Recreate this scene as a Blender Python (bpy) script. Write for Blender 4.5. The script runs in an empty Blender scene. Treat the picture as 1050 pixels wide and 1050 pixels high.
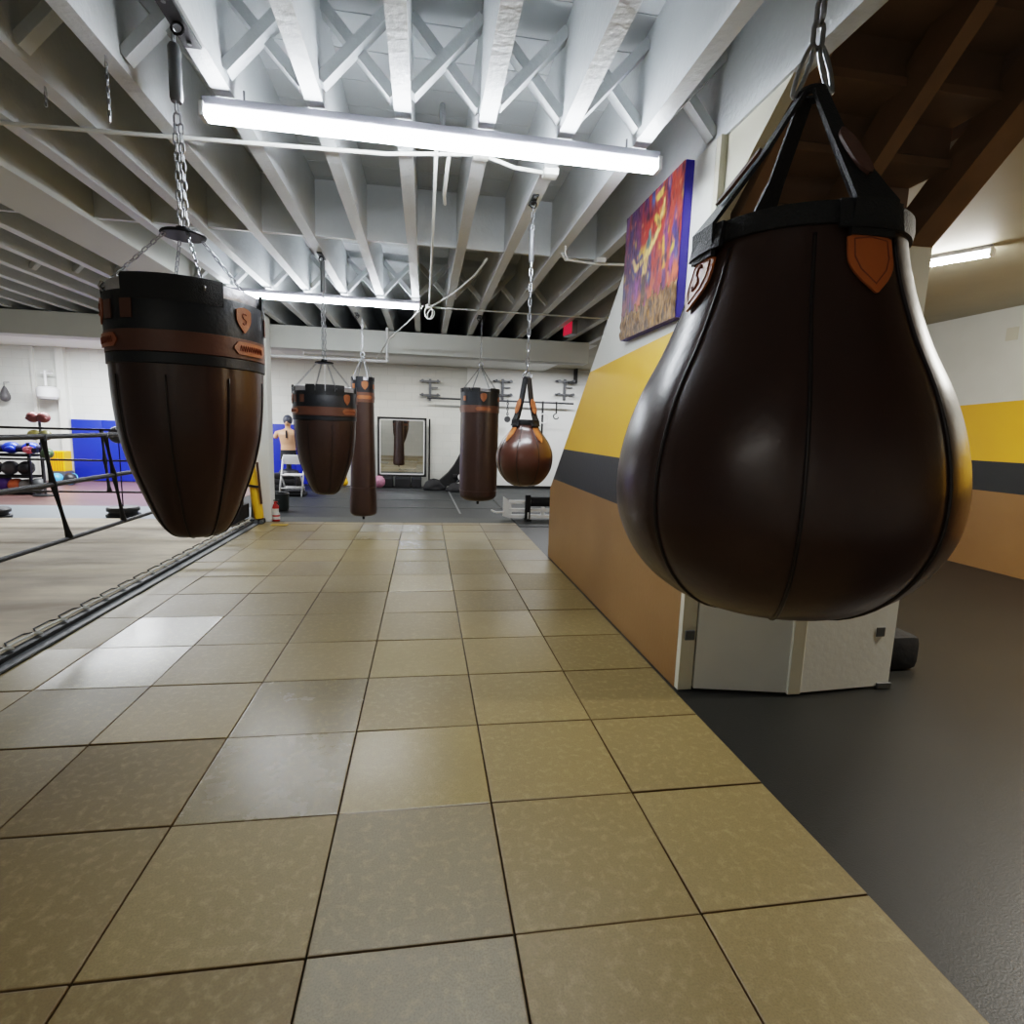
import bpy, bmesh, math, random
from math import sin, cos, pi, atan2, hypot, radians, sqrt, exp
from mathutils import Vector, Matrix, noise
random.seed(7)
SC = bpy.context.scene
COL = SC.collection
T = .61                                  # floor tile side
# ------------------------------------------------------------------ camera
FPX, PITCH, ROLL, YAW = 568.93, .1456, .0324, .159
CAM = Vector((1.532*T, -2.3991*T, 2.4955*T))
Fv = Vector((sin(YAW)*cos(PITCH), cos(YAW)*cos(PITCH), -sin(PITCH)))
Rv = Vector((cos(YAW), -sin(YAW), 0)); Uv = Rv.cross(Fv)
R2 = Rv*cos(ROLL)+Uv*sin(ROLL); U2 = -Rv*sin(ROLL)+Uv*cos(ROLL)
cd = bpy.data.cameras.new('camera'); co = bpy.data.objects.new('camera', cd); COL.objects.link(co)
cd.sensor_width = 36; cd.lens = FPX/1050*36; cd.clip_start = .05
m = Matrix.Identity(4)
for i, v in enumerate((R2, U2, -Fv)):
    for j in range(3): m[j][i] = v[j]
m.translation = CAM; co.matrix_world = m
SC.camera = co
def at(px, py, ax, val):                 # surveying helper: point of the photo on a real plane
    d = Fv+R2*((px-525)/FPX)-U2*((py-525)/FPX)
    return CAM+d*((val-CAM[ax])/d[ax])

# ------------------------------------------------------------------ materials
def srgb(c):
    return tuple(((x/255)/12.92 if x/255 <= .04045 else ((x/255+.055)/1.055)**2.4) for x in c)+(1,)
MATS = {}
def mat(name, col, rough=.6, metal=0, var=.12, scale=6, bump=0, bscale=60, coat=0, spec=.5, emit=None, es=0, detail=4):
    if name in MATS: return MATS[name]
    m = bpy.data.materials.new(name); m.use_nodes = True
    nt = m.node_tree; b = nt.nodes['Principled BSDF']; L = nt.links.new
    c = srgb(col)
    b.inputs['Roughness'].default_value = rough; b.inputs['Metallic'].default_value = metal
    b.inputs['Coat Weight'].default_value = coat; b.inputs['Coat Roughness'].default_value = .2
    b.inputs['Specular IOR Level'].default_value = spec
    tc = nt.nodes.new('ShaderNodeTexCoord'); nz = nt.nodes.new('ShaderNodeTexNoise')
    nz.inputs['Scale'].default_value = scale; nz.inputs['Detail'].default_value = detail
    L(tc.outputs['Object'], nz.inputs['Vector'])
    mx = nt.nodes.new('ShaderNodeMix'); mx.data_type = 'RGBA'
    mx.inputs['A'].default_value = tuple(x*(1-var) for x in c[:3])+(1,)
    mx.inputs['B'].default_value = tuple(min(1, x*(1+var)) for x in c[:3])+(1,)
    L(nz.outputs['Fac'], mx.inputs['Factor']); L(mx.outputs['Result'], b.inputs['Base Color'])
    if bump:
        n2 = nt.nodes.new('ShaderNodeTexNoise'); n2.inputs['Scale'].default_value = bscale; n2.inputs['Detail'].default_value = 5
        L(tc.outputs['Object'], n2.inputs['Vector'])
        bp = nt.nodes.new('ShaderNodeBump'); bp.inputs['Strength'].default_value = bump; bp.inputs['Distance'].default_value = .01
        L(n2.outputs['Fac'], bp.inputs['Height']); L(bp.outputs['Normal'], b.inputs['Normal'])
    if emit:
        b.inputs['Emission Color'].default_value = emit; b.inputs['Emission Strength'].default_value = es
    MATS[name] = m
    return m
def math_node(nt, op, a, b=None, clamp=False):
    n = nt.nodes.new('ShaderNodeMath'); n.operation = op; n.use_clamp = clamp
    for i, v in enumerate((a, b)):
        if v is None: continue
        if isinstance(v, (int, float)): n.inputs[i].default_value = v
        else: nt.links.new(v, n.inputs[i])
    return n.outputs[0]
def mixc(nt, f, a, b):
    n = nt.nodes.new('ShaderNodeMix'); n.data_type = 'RGBA'
    for k, v in (('Factor', f), ('A', a), ('B', b)):
        if isinstance(v, (int, float, tuple)): n.inputs[k].default_value = v
        else: nt.links.new(v, n.inputs[k])
    return n.outputs['Result']

def tile_material():
    m = bpy.data.materials.new('tan_rubber_tile'); m.use_nodes = True
    nt = m.node_tree; b = nt.nodes['Principled BSDF']; L = nt.links.new
    g = nt.nodes.new('ShaderNodeNewGeometry'); s = nt.nodes.new('ShaderNodeSeparateXYZ'); L(g.outputs['Position'], s.inputs[0])
    fx = math_node(nt, 'FLOOR', math_node(nt, 'DIVIDE', s.outputs[0], T)); fy = math_node(nt, 'FLOOR', math_node(nt, 'DIVIDE', s.outputs[1], T))
    cb = nt.nodes.new('ShaderNodeCombineXYZ'); L(fx, cb.inputs[0]); L(fy, cb.inputs[1])
    wn = nt.nodes.new('ShaderNodeTexWhiteNoise'); wn.noise_dimensions = '3D'; L(cb.outputs[0], wn.inputs['Vector'])
    sc = nt.nodes.new('ShaderNodeSeparateColor'); L(wn.outputs['Color'], sc.inputs[0])
    ramp = nt.nodes.new('ShaderNodeValToRGB'); e = ramp.color_ramp.elements
    e[0].position = 0; e[0].color = srgb((110, 92, 54)); e[1].position = 1; e[1].color = srgb((138, 129, 106))
    for ps, cc in ((.25, (126, 108, 66)), (.5, (138, 119, 76)), (.72, (150, 132, 88)), (.86, (122, 111, 86))):
        k = ramp.color_ramp.elements.new(ps); k.color = srgb(cc)
    ta = nt.nodes.new('ShaderNodeVertexColor'); ta.layer_name = 'tile'; ts = nt.nodes.new('ShaderNodeSeparateColor'); L(ta.outputs['Color'], ts.inputs[0])
    L(ts.outputs[0], ramp.inputs[0])
    n1 = nt.nodes.new('ShaderNodeTexNoise'); n1.inputs['Scale'].default_value = 3.5; n1.inputs['Detail'].default_value = 6; n1.inputs['Roughness'].default_value = .65
    n2 = nt.nodes.new('ShaderNodeTexNoise'); n2.inputs['Scale'].default_value = 160; n2.inputs['Detail'].default_value = 3
    n3 = nt.nodes.new('ShaderNodeTexNoise'); n3.inputs['Scale'].default_value = 28; n3.inputs['Detail'].default_value = 8; n3.inputs['Distortion'].default_value = .4
    for n in (n1, n2, n3): L(g.outputs['Position'], n.inputs['Vector'])
    c1 = mixc(nt, math_node(nt, 'MULTIPLY', n1.outputs['Fac'], .5), ramp.outputs[0], srgb((118, 100, 60)))
    c2 = mixc(nt, math_node(nt, 'MULTIPLY', math_node(nt, 'SUBTRACT', n3.outputs['Fac'], .5, True), 1.1), c1, srgb((188, 170, 124)))
    c3 = mixc(nt, math_node(nt, 'MULTIPLY', math_node(nt, 'SUBTRACT', n2.outputs['Fac'], .42, True), 1.3), c2, srgb((86, 72, 42)))
    # worn dirty joint along the edges of each tile
    def edge(o):
        f = math_node(nt, 'FRACT', math_node(nt, 'DIVIDE', o, T)); d = math_node(nt, 'ABSOLUTE', math_node(nt, 'SUBTRACT', f, .5))
        return d
    dd = math_node(nt, 'MAXIMUM', edge(s.outputs[0]), edge(s.outputs[1]))
    ef = math_node(nt, 'MULTIPLY', math_node(nt, 'SUBTRACT', dd, .487, True), 80, True)
    c4 = mixc(nt, ef, c3, srgb((84, 60, 26)))
    L(c4, b.inputs['Base Color'])
    L(math_node(nt, 'ADD', ts.outputs[1], math_node(nt, 'MULTIPLY', n1.outputs['Fac'], .12)), b.inputs['Roughness'])
    b.inputs['Specular IOR Level'].default_value = .5
    bp = nt.nodes.new('ShaderNodeBump'); bp.inputs['Strength'].default_value = .12; bp.inputs['Distance'].default_value = .003
    L(n2.outputs['Fac'], bp.inputs['Height']); L(bp.outputs['Normal'], b.inputs['Normal'])
    return m

def stripe_material(name, dark=1.0):
    m = bpy.data.materials.new(name); m.use_nodes = True
    nt = m.node_tree; b = nt.nodes['Principled BSDF']; L = nt.links.new
    g = nt.nodes.new('ShaderNodeNewGeometry'); s = nt.nodes.new('ShaderNodeSeparateXYZ'); L(g.outputs['Position'], s.inputs[0])
    z = s.outputs[2]
    n = nt.nodes.new('ShaderNodeTexNoise'); n.inputs['Scale'].default_value = 2.2; n.inputs['Detail'].default_value = 6; L(g.outputs['Position'], n.inputs['Vector'])
    zt = math_node(nt, 'ADD', z, math_node(nt, 'MULTIPLY', s.outputs[1], .045))       # top edge of the yellow is not quite level
    brown = mixc(nt, n.outputs['Fac'], srgb((132, 96, 52)), srgb((152, 114, 66)))
    yellow = mixc(nt, n.outputs['Fac'], srgb((240, 174, 18)), srgb((248, 192, 36)))
    white = mixc(nt, n.outputs['Fac'], srgb((216, 216, 208)), srgb((234, 234, 228)))
    c = mixc(nt, math_node(nt, 'GREATER_THAN', z, .968), brown, srgb((40, 41, 40)))
    c = mixc(nt, math_node(nt, 'GREATER_THAN', z, 1.337), c, yellow)
    c = mixc(nt, math_node(nt, 'GREATER_THAN', zt, 2.255), c, white)
    L(c, b.inputs['Base Color']); b.inputs['Roughness'].default_value = .42
    n2 = nt.nodes.new('ShaderNodeTexNoise'); n2.inputs['Scale'].default_value = 30; L(g.outputs['Position'], n2.inputs['Vector'])
    bp = nt.nodes.new('ShaderNodeBump'); bp.inputs['Strength'].default_value = .12; bp.inputs['Distance'].default_value = .01
    L(n2.outputs['Fac'], bp.inputs['Height']); L(bp.outputs['Normal'], b.inputs['Normal'])
    return m

def brick_wall(name, c1, c2, rot=None):
    m = bpy.data.materials.new(name); m.use_nodes = True
    nt = m.node_tree; b = nt.nodes['Principled BSDF']; L = nt.links.new
    tc = nt.nodes.new('ShaderNodeNewGeometry'); mp = nt.nodes.new('ShaderNodeMapping')
    mp.inputs['Rotation'].default_value = rot or (pi/2, 0, 0)
    L(tc.outputs['Position'], mp.inputs['Vector'])
    br = nt.nodes.new('ShaderNodeTexBrick'); L(mp.outputs[0], br.inputs['Vector'])
    br.inputs['Color1'].default_value = srgb(c1); br.inputs['Color2'].default_value = srgb(c2); br.inputs['Mortar'].default_value = srgb(tuple(x*.93 for x in c1))
    br.inputs['Scale'].default_value = 1; br.inputs['Brick Width'].default_value = .4; br.inputs['Row Height'].default_value = .2; br.inputs['Mortar Size'].default_value = .006
    n = nt.nodes.new('ShaderNodeTexNoise'); n.inputs['Scale'].default_value = 1.5; n.inputs['Detail'].default_value = 6; L(tc.outputs['Position'], n.inputs['Vector'])
    c = mixc(nt, math_node(nt, 'MULTIPLY', n.outputs['Fac'], .35), br.outputs['Color'], srgb(tuple(x*.86 for x in c2)))
    L(c, b.inputs['Base Color']); b.inputs['Roughness'].default_value = .6
    bp = nt.nodes.new('ShaderNodeBump'); bp.inputs['Strength'].default_value = .25; bp.inputs['Distance'].default_value = .01
    L(br.outputs['Fac'], bp.inputs['Height']); bp.invert = True; L(bp.outputs['Normal'], b.inputs['Normal'])
    return m

def canvas_mat():
    m = bpy.data.materials.new('ring_canvas'); m.use_nodes = True
    nt = m.node_tree; b = nt.nodes['Principled BSDF']; L = nt.links.new
    g = nt.nodes.new('ShaderNodeNewGeometry'); mp = nt.nodes.new('ShaderNodeMapping'); L(g.outputs['Position'], mp.inputs['Vector'])
    mp.inputs['Scale'].default_value = (.5, 1.6, 1)
    n = nt.nodes.new('ShaderNodeTexNoise'); n.inputs['Scale'].default_value = 1.4; n.inputs['Detail'].default_value = 8; n.inputs['Roughness'].default_value = .6; L(mp.outputs[0], n.inputs['Vector'])
    r = nt.nodes.new('ShaderNodeValToRGB'); e = r.color_ramp.elements
    e[0].position = .32; e[0].color = srgb((150, 136, 118)); e[1].position = .68; e[1].color = srgb((222, 208, 184))
    L(n.outputs['Fac'], r.inputs[0]); L(r.outputs[0], b.inputs['Base Color']); b.inputs['Roughness'].default_value = .8
    return m

WHITE = mat('white_paint', (222, 222, 216), .5, var=.06, scale=3, bump=.15, bscale=25)
JOIST = mat('painted_joist', (208, 212, 214), .42, var=.09, scale=4, bump=.5, bscale=30)
DECK = mat('painted_deck', (184, 188, 190), .7, var=.12, scale=2)
BEAM = mat('painted_beam', (206, 208, 202), .55, var=.05, scale=2)
CREAM = mat('cream_paint', (214, 210, 192), .55, var=.05, scale=2)
LEATHER = mat('dark_brown_leather', (60, 38, 30), .33, var=.2, scale=5, bump=.05, bscale=50, coat=.12)
LEATHER2 = mat('brown_leather', (55, 37, 31), .4, var=.2, scale=5, bump=.10, bscale=50, coat=.15)
BLACKLEA = mat('black_leather', (24, 27, 33), .45, var=.2, bump=.15, bscale=60)
BAND = mat('tan_leather_band', (98, 64, 50), .45, var=.15, scale=9, bump=.1)
ORANGE2 = mat('tan_orange_leather', (188, 112, 54), .42, var=.15, scale=12, bump=.1)
ORANGE = mat('orange_leather', (158, 94, 58), .42, var=.15, scale=12, bump=.1)
EMBOSS = mat('embossed_leather', (134, 76, 48), .5)
WELT = mat('seam_welt_leather', (34, 22, 18), .4)
WEB = mat('black_webbing', (22, 23, 26), .6, bump=.4, bscale=220)
SILVER = mat('silver_lining', (196, 194, 198), .35, .4, var=.15, scale=20, bump=.5, bscale=40)
CHAINM = mat('zinc_chain', (170, 172, 176), .32, .9, var=.2, scale=40)
STEEL = mat('dark_steel', (84, 86, 90), .4, .8, var=.2)
BLACKM = mat('black_metal', (18, 18, 20), .45, .3)
BLACKP = mat('black_plastic', (22, 22, 24), .5)
BLACKC = mat('black_cloth', (20, 20, 23), .85, bump=.5, bscale=15)
GREYM = mat('grey_metal', (120, 122, 124), .4, .6)
WMETAL = mat('white_metal', (226, 226, 226), .35, var=.04)
RUBBER = mat('black_rubber_floor', (35, 35, 33), .42, var=.25, scale=1.2, bump=.12, bscale=140, spec=.4)
RUBBERF = mat('grey_rubber_floor', (34, 37, 38), .5, var=.4, scale=.9, bump=.1, bscale=90, spec=.25)
RUBBERE = mat('grey_rubber_edge', (70, 72, 68), .6, var=.2, scale=1, spec=.25)
BLUEGREY = mat('blue_grey_mat', (112, 122, 128), .55, var=.1)
PURPLE = mat('mauve_floor', (104, 78, 74), .4, var=.25, scale=.7, spec=.35)
BLUE = mat('blue_vinyl', (22, 44, 172), .45, var=.1)
YELLOW = mat('yellow_vinyl', (236, 180, 16), .45)
RED = mat('red_paint', (180, 34, 30), .4)
SKIN = mat('tan_rubber', (190, 146, 116), .55)
WOODB = mat('brown_stair_wood', (134, 108, 82), .6, var=.3, scale=5)
WOODD = mat('dark_stair_wood', (124, 98, 74), .65, var=.3, scale=5)
ROPE = mat('black_rope', (44, 42, 44), .5, bump=.3, bscale=120)
TUBE = mat('tube_light', (255, 255, 255), .5, emit=(.88, .94, 1, 1), es=78)
TUBER = mat('tube_light_warm', (255, 255, 255), .5, emit=(1, .97, .9, 1), es=110)
FARWALL = brick_wall('painted_block_wall', (226, 226, 220), (218, 220, 214))
SIDEWALL = brick_wall('painted_block_side_wall', (222, 224, 220), (214, 216, 212), (pi/2, 0, pi/2))

# ------------------------------------------------------------------ mesh building
class MB:
    def __init__(s): s.v = []; s.f = []
    def add(s, vs, fs):
        o = len(s.v); s.v += [Vector(p) for p in vs]; s.f += [tuple(i+o for i in f) for f in fs]; return s
    def box(s, a, b, M=None):
        x0, y0, z0 = a; x1, y1, z1 = b
        vs = [Vector((x, y, z)) for z in (z0, z1) for y in (y0, y1) for x in (x0, x1)]
        if M: vs = [M @ v for v in vs]
        return s.add(vs, [(0, 2, 3, 1), (4, 5, 7, 6), (0, 1, 5, 4), (2, 6, 7, 3), (0, 4, 6, 2), (1, 3, 7, 5)])
    def bar(s, p, q, w, h, up=(0, 0, 1)):         # rectangular bar from p to q
        p = Vector(p); q = Vector(q); d = (q-p).normalized(); up = Vector(up)
        if abs(d.dot(up)) > .99: up = Vector((0, 1, 0))
        a = d.cross(up).normalized()*w/2; c = a.cross(d).normalized()*h/2
        vs = [e+x*a+y*c for e in (p, q) for x, y in ((-1, -1), (1, -1), (1, 1), (-1, 1))]
        return s.add(vs, [(3, 2, 1, 0), (4, 5, 6, 7), (0, 1, 5, 4), (1, 2, 6, 5), (2, 3, 7, 6), (3, 0, 4, 7)])
    def tube(s, pts, r, n=10, closed=False, caps=True):
        pts = [Vector(p) for p in pts]; N = len(pts); rs = r if isinstance(r, (list, tuple)) else [r]*N
        o = len(s.v); up = None
        for i, p in enumerate(pts):
            if closed: t = pts[(i+1) % N]-pts[i-1]
            else: t = pts[min(i+1, N-1)]-pts[max(i-1, 0)]
            t.normalize()
            if up is None:
                up = Vector((0, 0, 1)) if abs(t.z) < .9 else Vector((1, 0, 0))
            up = (up-t*up.dot(t)).normalized(); b = t.cross(up)
            for k in range(n):
                a = 2*pi*k/n; s.v.append(p+(up*cos(a)+b*sin(a))*rs[i])
        for i in range(N if closed else N-1):
            j = (i+1) % N
            for k in range(n):
                l = (k+1) % n; s.f.append((o+i*n+k, o+i*n+l, o+j*n+l, o+j*n+k))
        if caps and not closed:
            s.f.append(tuple(o+k for k in reversed(range(n)))); s.f.append(tuple(o+(N-1)*n+k for k in range(n)))
        return s
    def lathe(s, prof, c=(0, 0, 0), n=48, sx=1, sy=1, fn=None, closed=False, a0=0, a1=2*pi):
        c = Vector(c); o = len(s.v); full = abs(a1-a0-2*pi) < 1e-6; cols = n if full else n+1
        for r, z in prof:
            for k in range(cols):
                a = a0+(a1-a0)*k/n; q = r*(fn(a, z) if fn else 1)
                s.v.append(c+Vector((q*cos(a)*sx, q*sin(a)*sy, z)))
        P = len(prof)
        for i in range(P if closed else P-1):
            j = (i+1) % P
            for k in range(n):
                l = (k+1) % cols; s.f.append((o+i*cols+k, o+i*cols+l, o+j*cols+l, o+j*cols+k))
        if not closed and full:
            if prof[0][0] > 1e-4: s.f.append(tuple(o+k for k in range(n)))
            if prof[-1][0] > 1e-4: s.f.append(tuple(o+(P-1)*cols+k for k in range(n)))
        return s
    def ball(s, c, r, n=20, sx=1, sy=1, sz=1):
        m = n//2; return s.lathe([(r*sin(pi*i/m)+1e-5*(i in (0, m)), -r*sz*cos(pi*i/m)) for i in range(m+1)], c, n, sx, sy)
    def prism(s, poly, axis, a, b):
        n = len(poly)
        def mk(u, v, w):
            return {0: (w, u, v), 1: (u, w, v), 2: (u, v, w)}[axis]
        vs = [mk(u, v, a) for u, v in poly]+[mk(u, v, b) for u, v in poly]
        return s.add(vs, [tuple(range(n)), tuple(range(2*n-1, n-1, -1))]+[(i, i+n, (i+1) % n+n, (i+1) % n) for i in range(n)])
    def rbox(s, a, b, r=.01, M=None):             # box with chamfered edges
        bm = bmesh.new(); c = [(x+y)/2 for x, y in zip(a, b)]; d = [abs(y-x) for x, y in zip(a, b)]
        bmesh.ops.create_cube(bm, size=1)
        for v in bm.verts: v.co = Vector((c[0]+v.co.x*d[0], c[1]+v.co.y*d[1], c[2]+v.co.z*d[2]))
        r = min(r, min(d)*.45)
        bmesh.ops.bevel(bm, geom=bm.edges[:], offset=r, segments=2, affect='EDGES', profile=.6)
        bm.verts.index_update()
        vs = [(M @ v.co) if M else v.co.copy() for v in bm.verts]
        s.add(vs, [tuple(v.index for v in f.verts) for f in bm.faces]); bm.free(); return s
def world_loc(o):
    l = Vector((0, 0, 0))
    while o: l += o.location; o = o.parent
    return l
def obj(name, mb, m, parent=None, smooth=False, mods=None):
    if parent: org = world_loc(parent)
    else:
        xs = [v.x for v in mb.v]; ys = [v.y for v in mb.v]; zs = [v.z for v in mb.v]
        org = Vector(((min(xs)+max(xs))/2, (min(ys)+max(ys))/2, min(zs)))
    me = bpy.data.meshes.new(name); me.from_pydata([v-org for v in mb.v], [], mb.f); me.update()
    bm = bmesh.new(); bm.from_mesh(me); bmesh.ops.recalc_face_normals(bm, faces=bm.faces[:]); bm.to_mesh(me); bm.free()
    me.materials.append(m)
    if smooth:
        me.shade_smooth()
        if smooth == 'auto':
            try: me.set_sharp_from_angle(angle=radians(38))
            except Exception: pass
    o = bpy.data.objects.new(name, me); COL.objects.link(o)
    if parent: o.parent = parent
    else: o.location = org
    return o
def tag(o, label, cat, group=None, kind=None):
    o['label'] = label; o['category'] = cat
    if group: o['group'] = group
    if kind: o['kind'] = kind
    return o
def thing(name, label, cat, loc, group=None):
    o = bpy.data.objects.new(name, None); COL.objects.link(o); o.location = loc; o.empty_display_size = .1
    return tag(o, label, cat, group)
def struct(name, mb, m, label=None, cat=None, **k):
    o = obj(name, mb, m, **k); o['kind'] = 'structure'
    o['label'] = label or name.replace('_', ' '); o['category'] = cat or name.split('_')[0]
    return o
def dup(root, loc, rz=0, label=None, mats=None):
    def cp(o, par):
        c = o.copy(); COL.objects.link(c); c.parent = par
        for ch in [x for x in COL.objects if x.parent == o]: cp(ch, c)
        return c
    r = cp(root, None); r.location = loc; r.rotation_euler = (0, 0, rz)
    if label: r['label'] = label
    return r

# ------------------------------------------------------------------ floor and shell
XL, XR, YB, YF, DZ = -9.6, 7.85, -4.2, 13.2, 3.58
JZ = 3.10                                           # underside of the joists
struct('floor', MB().box((XL, YB, -.12), (XR, YF, -.03)), RUBBERE, 'concrete slab under the gym flooring', 'floor')
tb = MB(); x0 = -1.525; yend = 7.53; tvals = []
SPECIAL = {(0, 1): (.98, .21), (1, 1): (.72, .24), (0, 2): (.92, .20), (-1, 1): (.05, .50), (-2, 0): (.10, .50), (-1, 0): (.12, .48), (0, 0): (.35, .44), (1, 0): (.84, .36), (1, -1): (.97, .40),
           (2, 0): (.30, .42), (2, -1): (.35, .42), (3, -1): (.45, .42), (3, 0): (.40, .45), (0, -1): (.10, .5), (-1, -1): (.05, .5), (-2, 3): (.99, .15), (-2, 2): (.90, .34), (-1, 2): (.45, .36), (-1, 3): (.45, .34),
           (0, 3): (.40, .36), (3, 2): (.15, .45), (3, 1): (.30, .45), (2, 1): (.45, .38), (2, 2): (.50, .40), (-2, 4): (.95, .18), (1, 6): (.75, .16), (1, 7): (.8, .15), (1, 8): (.78, .15), (1, 9): (.8, .15), (1, 10): (.75, .16), (1, 11): (.95, .14), (0, 11): (.98, .13), (0, 10): (.6, .2)}
for i in range(-3, 4):
    for j in range(-7, 13):
        a = max(i*T, x0); b = (i+1)*T; c = j*T; d = min((j+1)*T, yend)
        if b <= a: continue
        g = .0022; h = random.uniform(-.0008, .0008); mid = Vector(((a+b)/2, (c+d)/2, 0))
        Mt = Matrix.Translation(mid) @ Matrix.Rotation(random.gauss(0, .0036), 4, 'X') @ Matrix.Rotation(random.gauss(0, .0026), 4, 'Y') @ Matrix.Translation(-mid)
        n0 = len(tb.v); tb.rbox((a+g, c+g, -.03), (b-g, d-g, h), .005, Mt)
        tv = SPECIAL.get((i, j)) or (random.uniform(.15, .72), random.uniform(.24, .44))
        tvals += [tv]*(len(tb.v)-n0)
ft = struct('floor_tiles', tb, tile_material(), 'tan square rubber floor tiles', 'floor')
ca = ft.data.color_attributes.new('tile', 'FLOAT_COLOR', 'POINT')
for k_, tv in enumerate(tvals): ca.data[k_].color = (tv[0], tv[1], 0, 1)
struct('floor_rubber', MB().box((2.44, YB, -.03), (XR, YF, -.006)), RUBBER, 'black rubber floor at the right beside the tiles', 'floor')
struct('floor_far', MB().box((-1.6, 8.02, -.03), (2.43, YF, -.002)).box((-2.7, 9.01, -.03), (-1.602, YF, -.002)).box((2.45, 7.2, -.005), (6, YF, .003)), RUBBERF, 'dark grey rubber mat floor beyond the tiles', 'floor')
struct('floor_border', MB().box((-1.6, 7.535, -.03), (2.43, 8.015, -.001)), RUBBERE, 'grey border strip of flooring behind the tiles', 'floor')
sm = MB()
for y in (9.2, 10.4, 11.6, 12.5): sm.box((-1.6, y, -.002), (6, y+.012, .0045))
p, q = at(459, 502, 2, 0), at(472, 527, 2, 0)
sm.bar(p+Vector((0, 0, .003)), q+Vector((0, 0, .003)), .035, .004)
struct('floor_mat_joints', sm, GREYM, 'pale joints between the dark rubber mats', 'floor')
struct('floor_left_band', MB().box((XL, 7.5, -.03), (-1.68, 9.0, .01)), BLUEGREY, 'blue grey floor band behind the boxing ring', 'floor')
struct('floor_left_far', MB().box((XL, 9.0, -.03), (-2.71, YF, 0)), PURPLE, 'mauve glossy floor in front of the ball rack', 'floor')

struct('wall_back', MB().box((XL, YF, -.1), (XR, YF+.2, DZ)), FARWALL, 'white painted block wall at the far end', 'wall')
struct('wall_left', MB().box((XL-.2, YB, -.1), (XL, YF+.2, DZ)), SIDEWALL, 'white painted wall on the left', 'wall')
struct('wall_front', MB().box((XL, YB-.2, -.1), (XR, YB, 4.6)), FARWALL, 'white painted wall behind the viewer', 'wall')
struct('wall_right', MB().box((XR, YB, -.1), (XR+.2, YF+.2, DZ)), stripe_material('striped_wall_right'), 'right wall painted white, yellow, black and brown', 'wall')
# painted stair enclosure wall with sloping edge
struct('wall_stair', MB().prism([(1.56, -.03), (5.13, -.03), (5.16, .84), (2.53, JZ), (1.56, JZ)], 0, 2.462, 2.56),
       stripe_material('striped_wall_stair'), 'stair side wall with slanted end, white yellow black and brown bands', 'wall')
struct('trim_1', MB().box((2.462, 1.51, 0), (2.55, 1.556, JZ)), CREAM, 'cream corner post of the stair wall', 'trim')
# closet front under the stair
struct('wall_closet', MB().box((2.552, 1.56, 1.98), (3.86, 1.62, 2.66)).box((2.552, 1.56, 0), (2.60, 1.62, 1.98)).box((3.79, 1.56, 0), (3.86, 1.62, 1.98)), CREAM, 'cream closet front under the stair', 'wall')
struct('wall_closet_side', MB().prism([(1.625, 0), (4.6, 0), (4.6, .25), (1.625, 2.58)], 0, 3.80, 3.86), CREAM, 'cream side wall of the stair closet', 'wall')
# ceilings
dk = MB()
y = YB
while y < YF:
    dk.box((XL, y+.004, DZ), (2.60 if y < 3.6 else 4.0, min(y+.28, YF), DZ+.05)); y += .284
struct('ceiling', dk, DECK, 'white painted plank deck above the joists', 'ceiling')
struct('ceiling_right', MB().box((3.9, YB, 3.17), (XR, YF, 3.24)), mat('beige_ceiling', (176, 170, 150), .6, var=.2, scale=1.2), 'beige plaster ceiling of the right room', 'ceiling')
struct('ceiling_stairwell', MB().box((2.6, YB, 4.3), (3.95, 3.7, 4.4)).box((3.9, YB, 3.24), (3.96, 3.6, 4.3)).box((2.6, 3.6, 3.37), (3.9, 3.66, 4.3)), WOODD, 'dark wooden stairwell ceiling', 'ceiling')
JW = .085
jx = [2.53-.43*k for k in range(0, 10)]+[-2.62-.43*k for k in range(0, 16)]
for k, x in enumerate(jx):
    if x < XL+.1: continue
    j = MB().box((x-JW/2, YB+.01, JZ), (x+JW/2, YF-.01, DZ-.002))
    struct('ceiling_joist', j, JOIST, 'white painted timber ceiling joist', 'joist')
for x in (2.96, 3.39, 3.82): struct('ceiling_joist', MB().box((x-JW/2, 3.7, JZ), (x+JW/2, YF-.01, DZ-.002)), JOIST, 'white painted timber ceiling joist', 'joist')
struct('ceiling_far', MB().box((XL+.01, 8.56, JZ-.014), (4.0, YF-.001, JZ-.002)), WHITE, 'white flat ceiling beyond the header beam', 'ceiling')
struct('ceiling_girder', MB().box((-2.21, YB+.01, JZ-.02), (-1.73, YF-.01, DZ-.002)), BEAM, 'wide white flat girder among the joists on the left', 'beam')
struct('ceiling_beam', MB().box((XL+.01, 8.2, 2.725), (3.75, 8.55, JZ-.025)), BEAM, 'white crosswise header beam before the far wall', 'beam')
allx = sorted(jx+[-1.97], reverse=True)
for a, b in zip(allx, allx[1:]):
    if b < XL+.1: continue
    wa = .245 if abs(a+1.97) < .01 else JW/2; wb = .245 if abs(b+1.97) < .01 else JW/2
    l, r = b+wb+.001, a-wa-.001
    if r-l < .08: continue
    struct('joist_blocking', MB().box((l, 3.8, JZ+.02), (r, 3.84, DZ-.003)), JOIST, 'white board blocking between two joists', 'blocking')
    for yy in ((1.60, 5.85) if r-l < .4 else ()):
        x = MB().bar((l, yy, JZ+.05), (r, yy, DZ-.06), .05, .075, (0, 1, 0)).bar((l, yy+.055, DZ-.06), (r, yy+.055, JZ+.05), .05, .075, (0, 1, 0))
        struct('joist_cross_brace', x, JOIST, 'white crossed braces between two joists', 'brace')
struct('column_1', MB().rbox((-1.68, 7.56, -.03), (-1.42, 7.82, JZ), .012), WHITE, 'square white column at the far left corner of the tiles', 'column')
struct('trim_2', MB().box((-7.45, 13.08, 0), (-7.28, 13.2, DZ)), WHITE, 'white pilaster on the far wall', 'trim')
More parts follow.
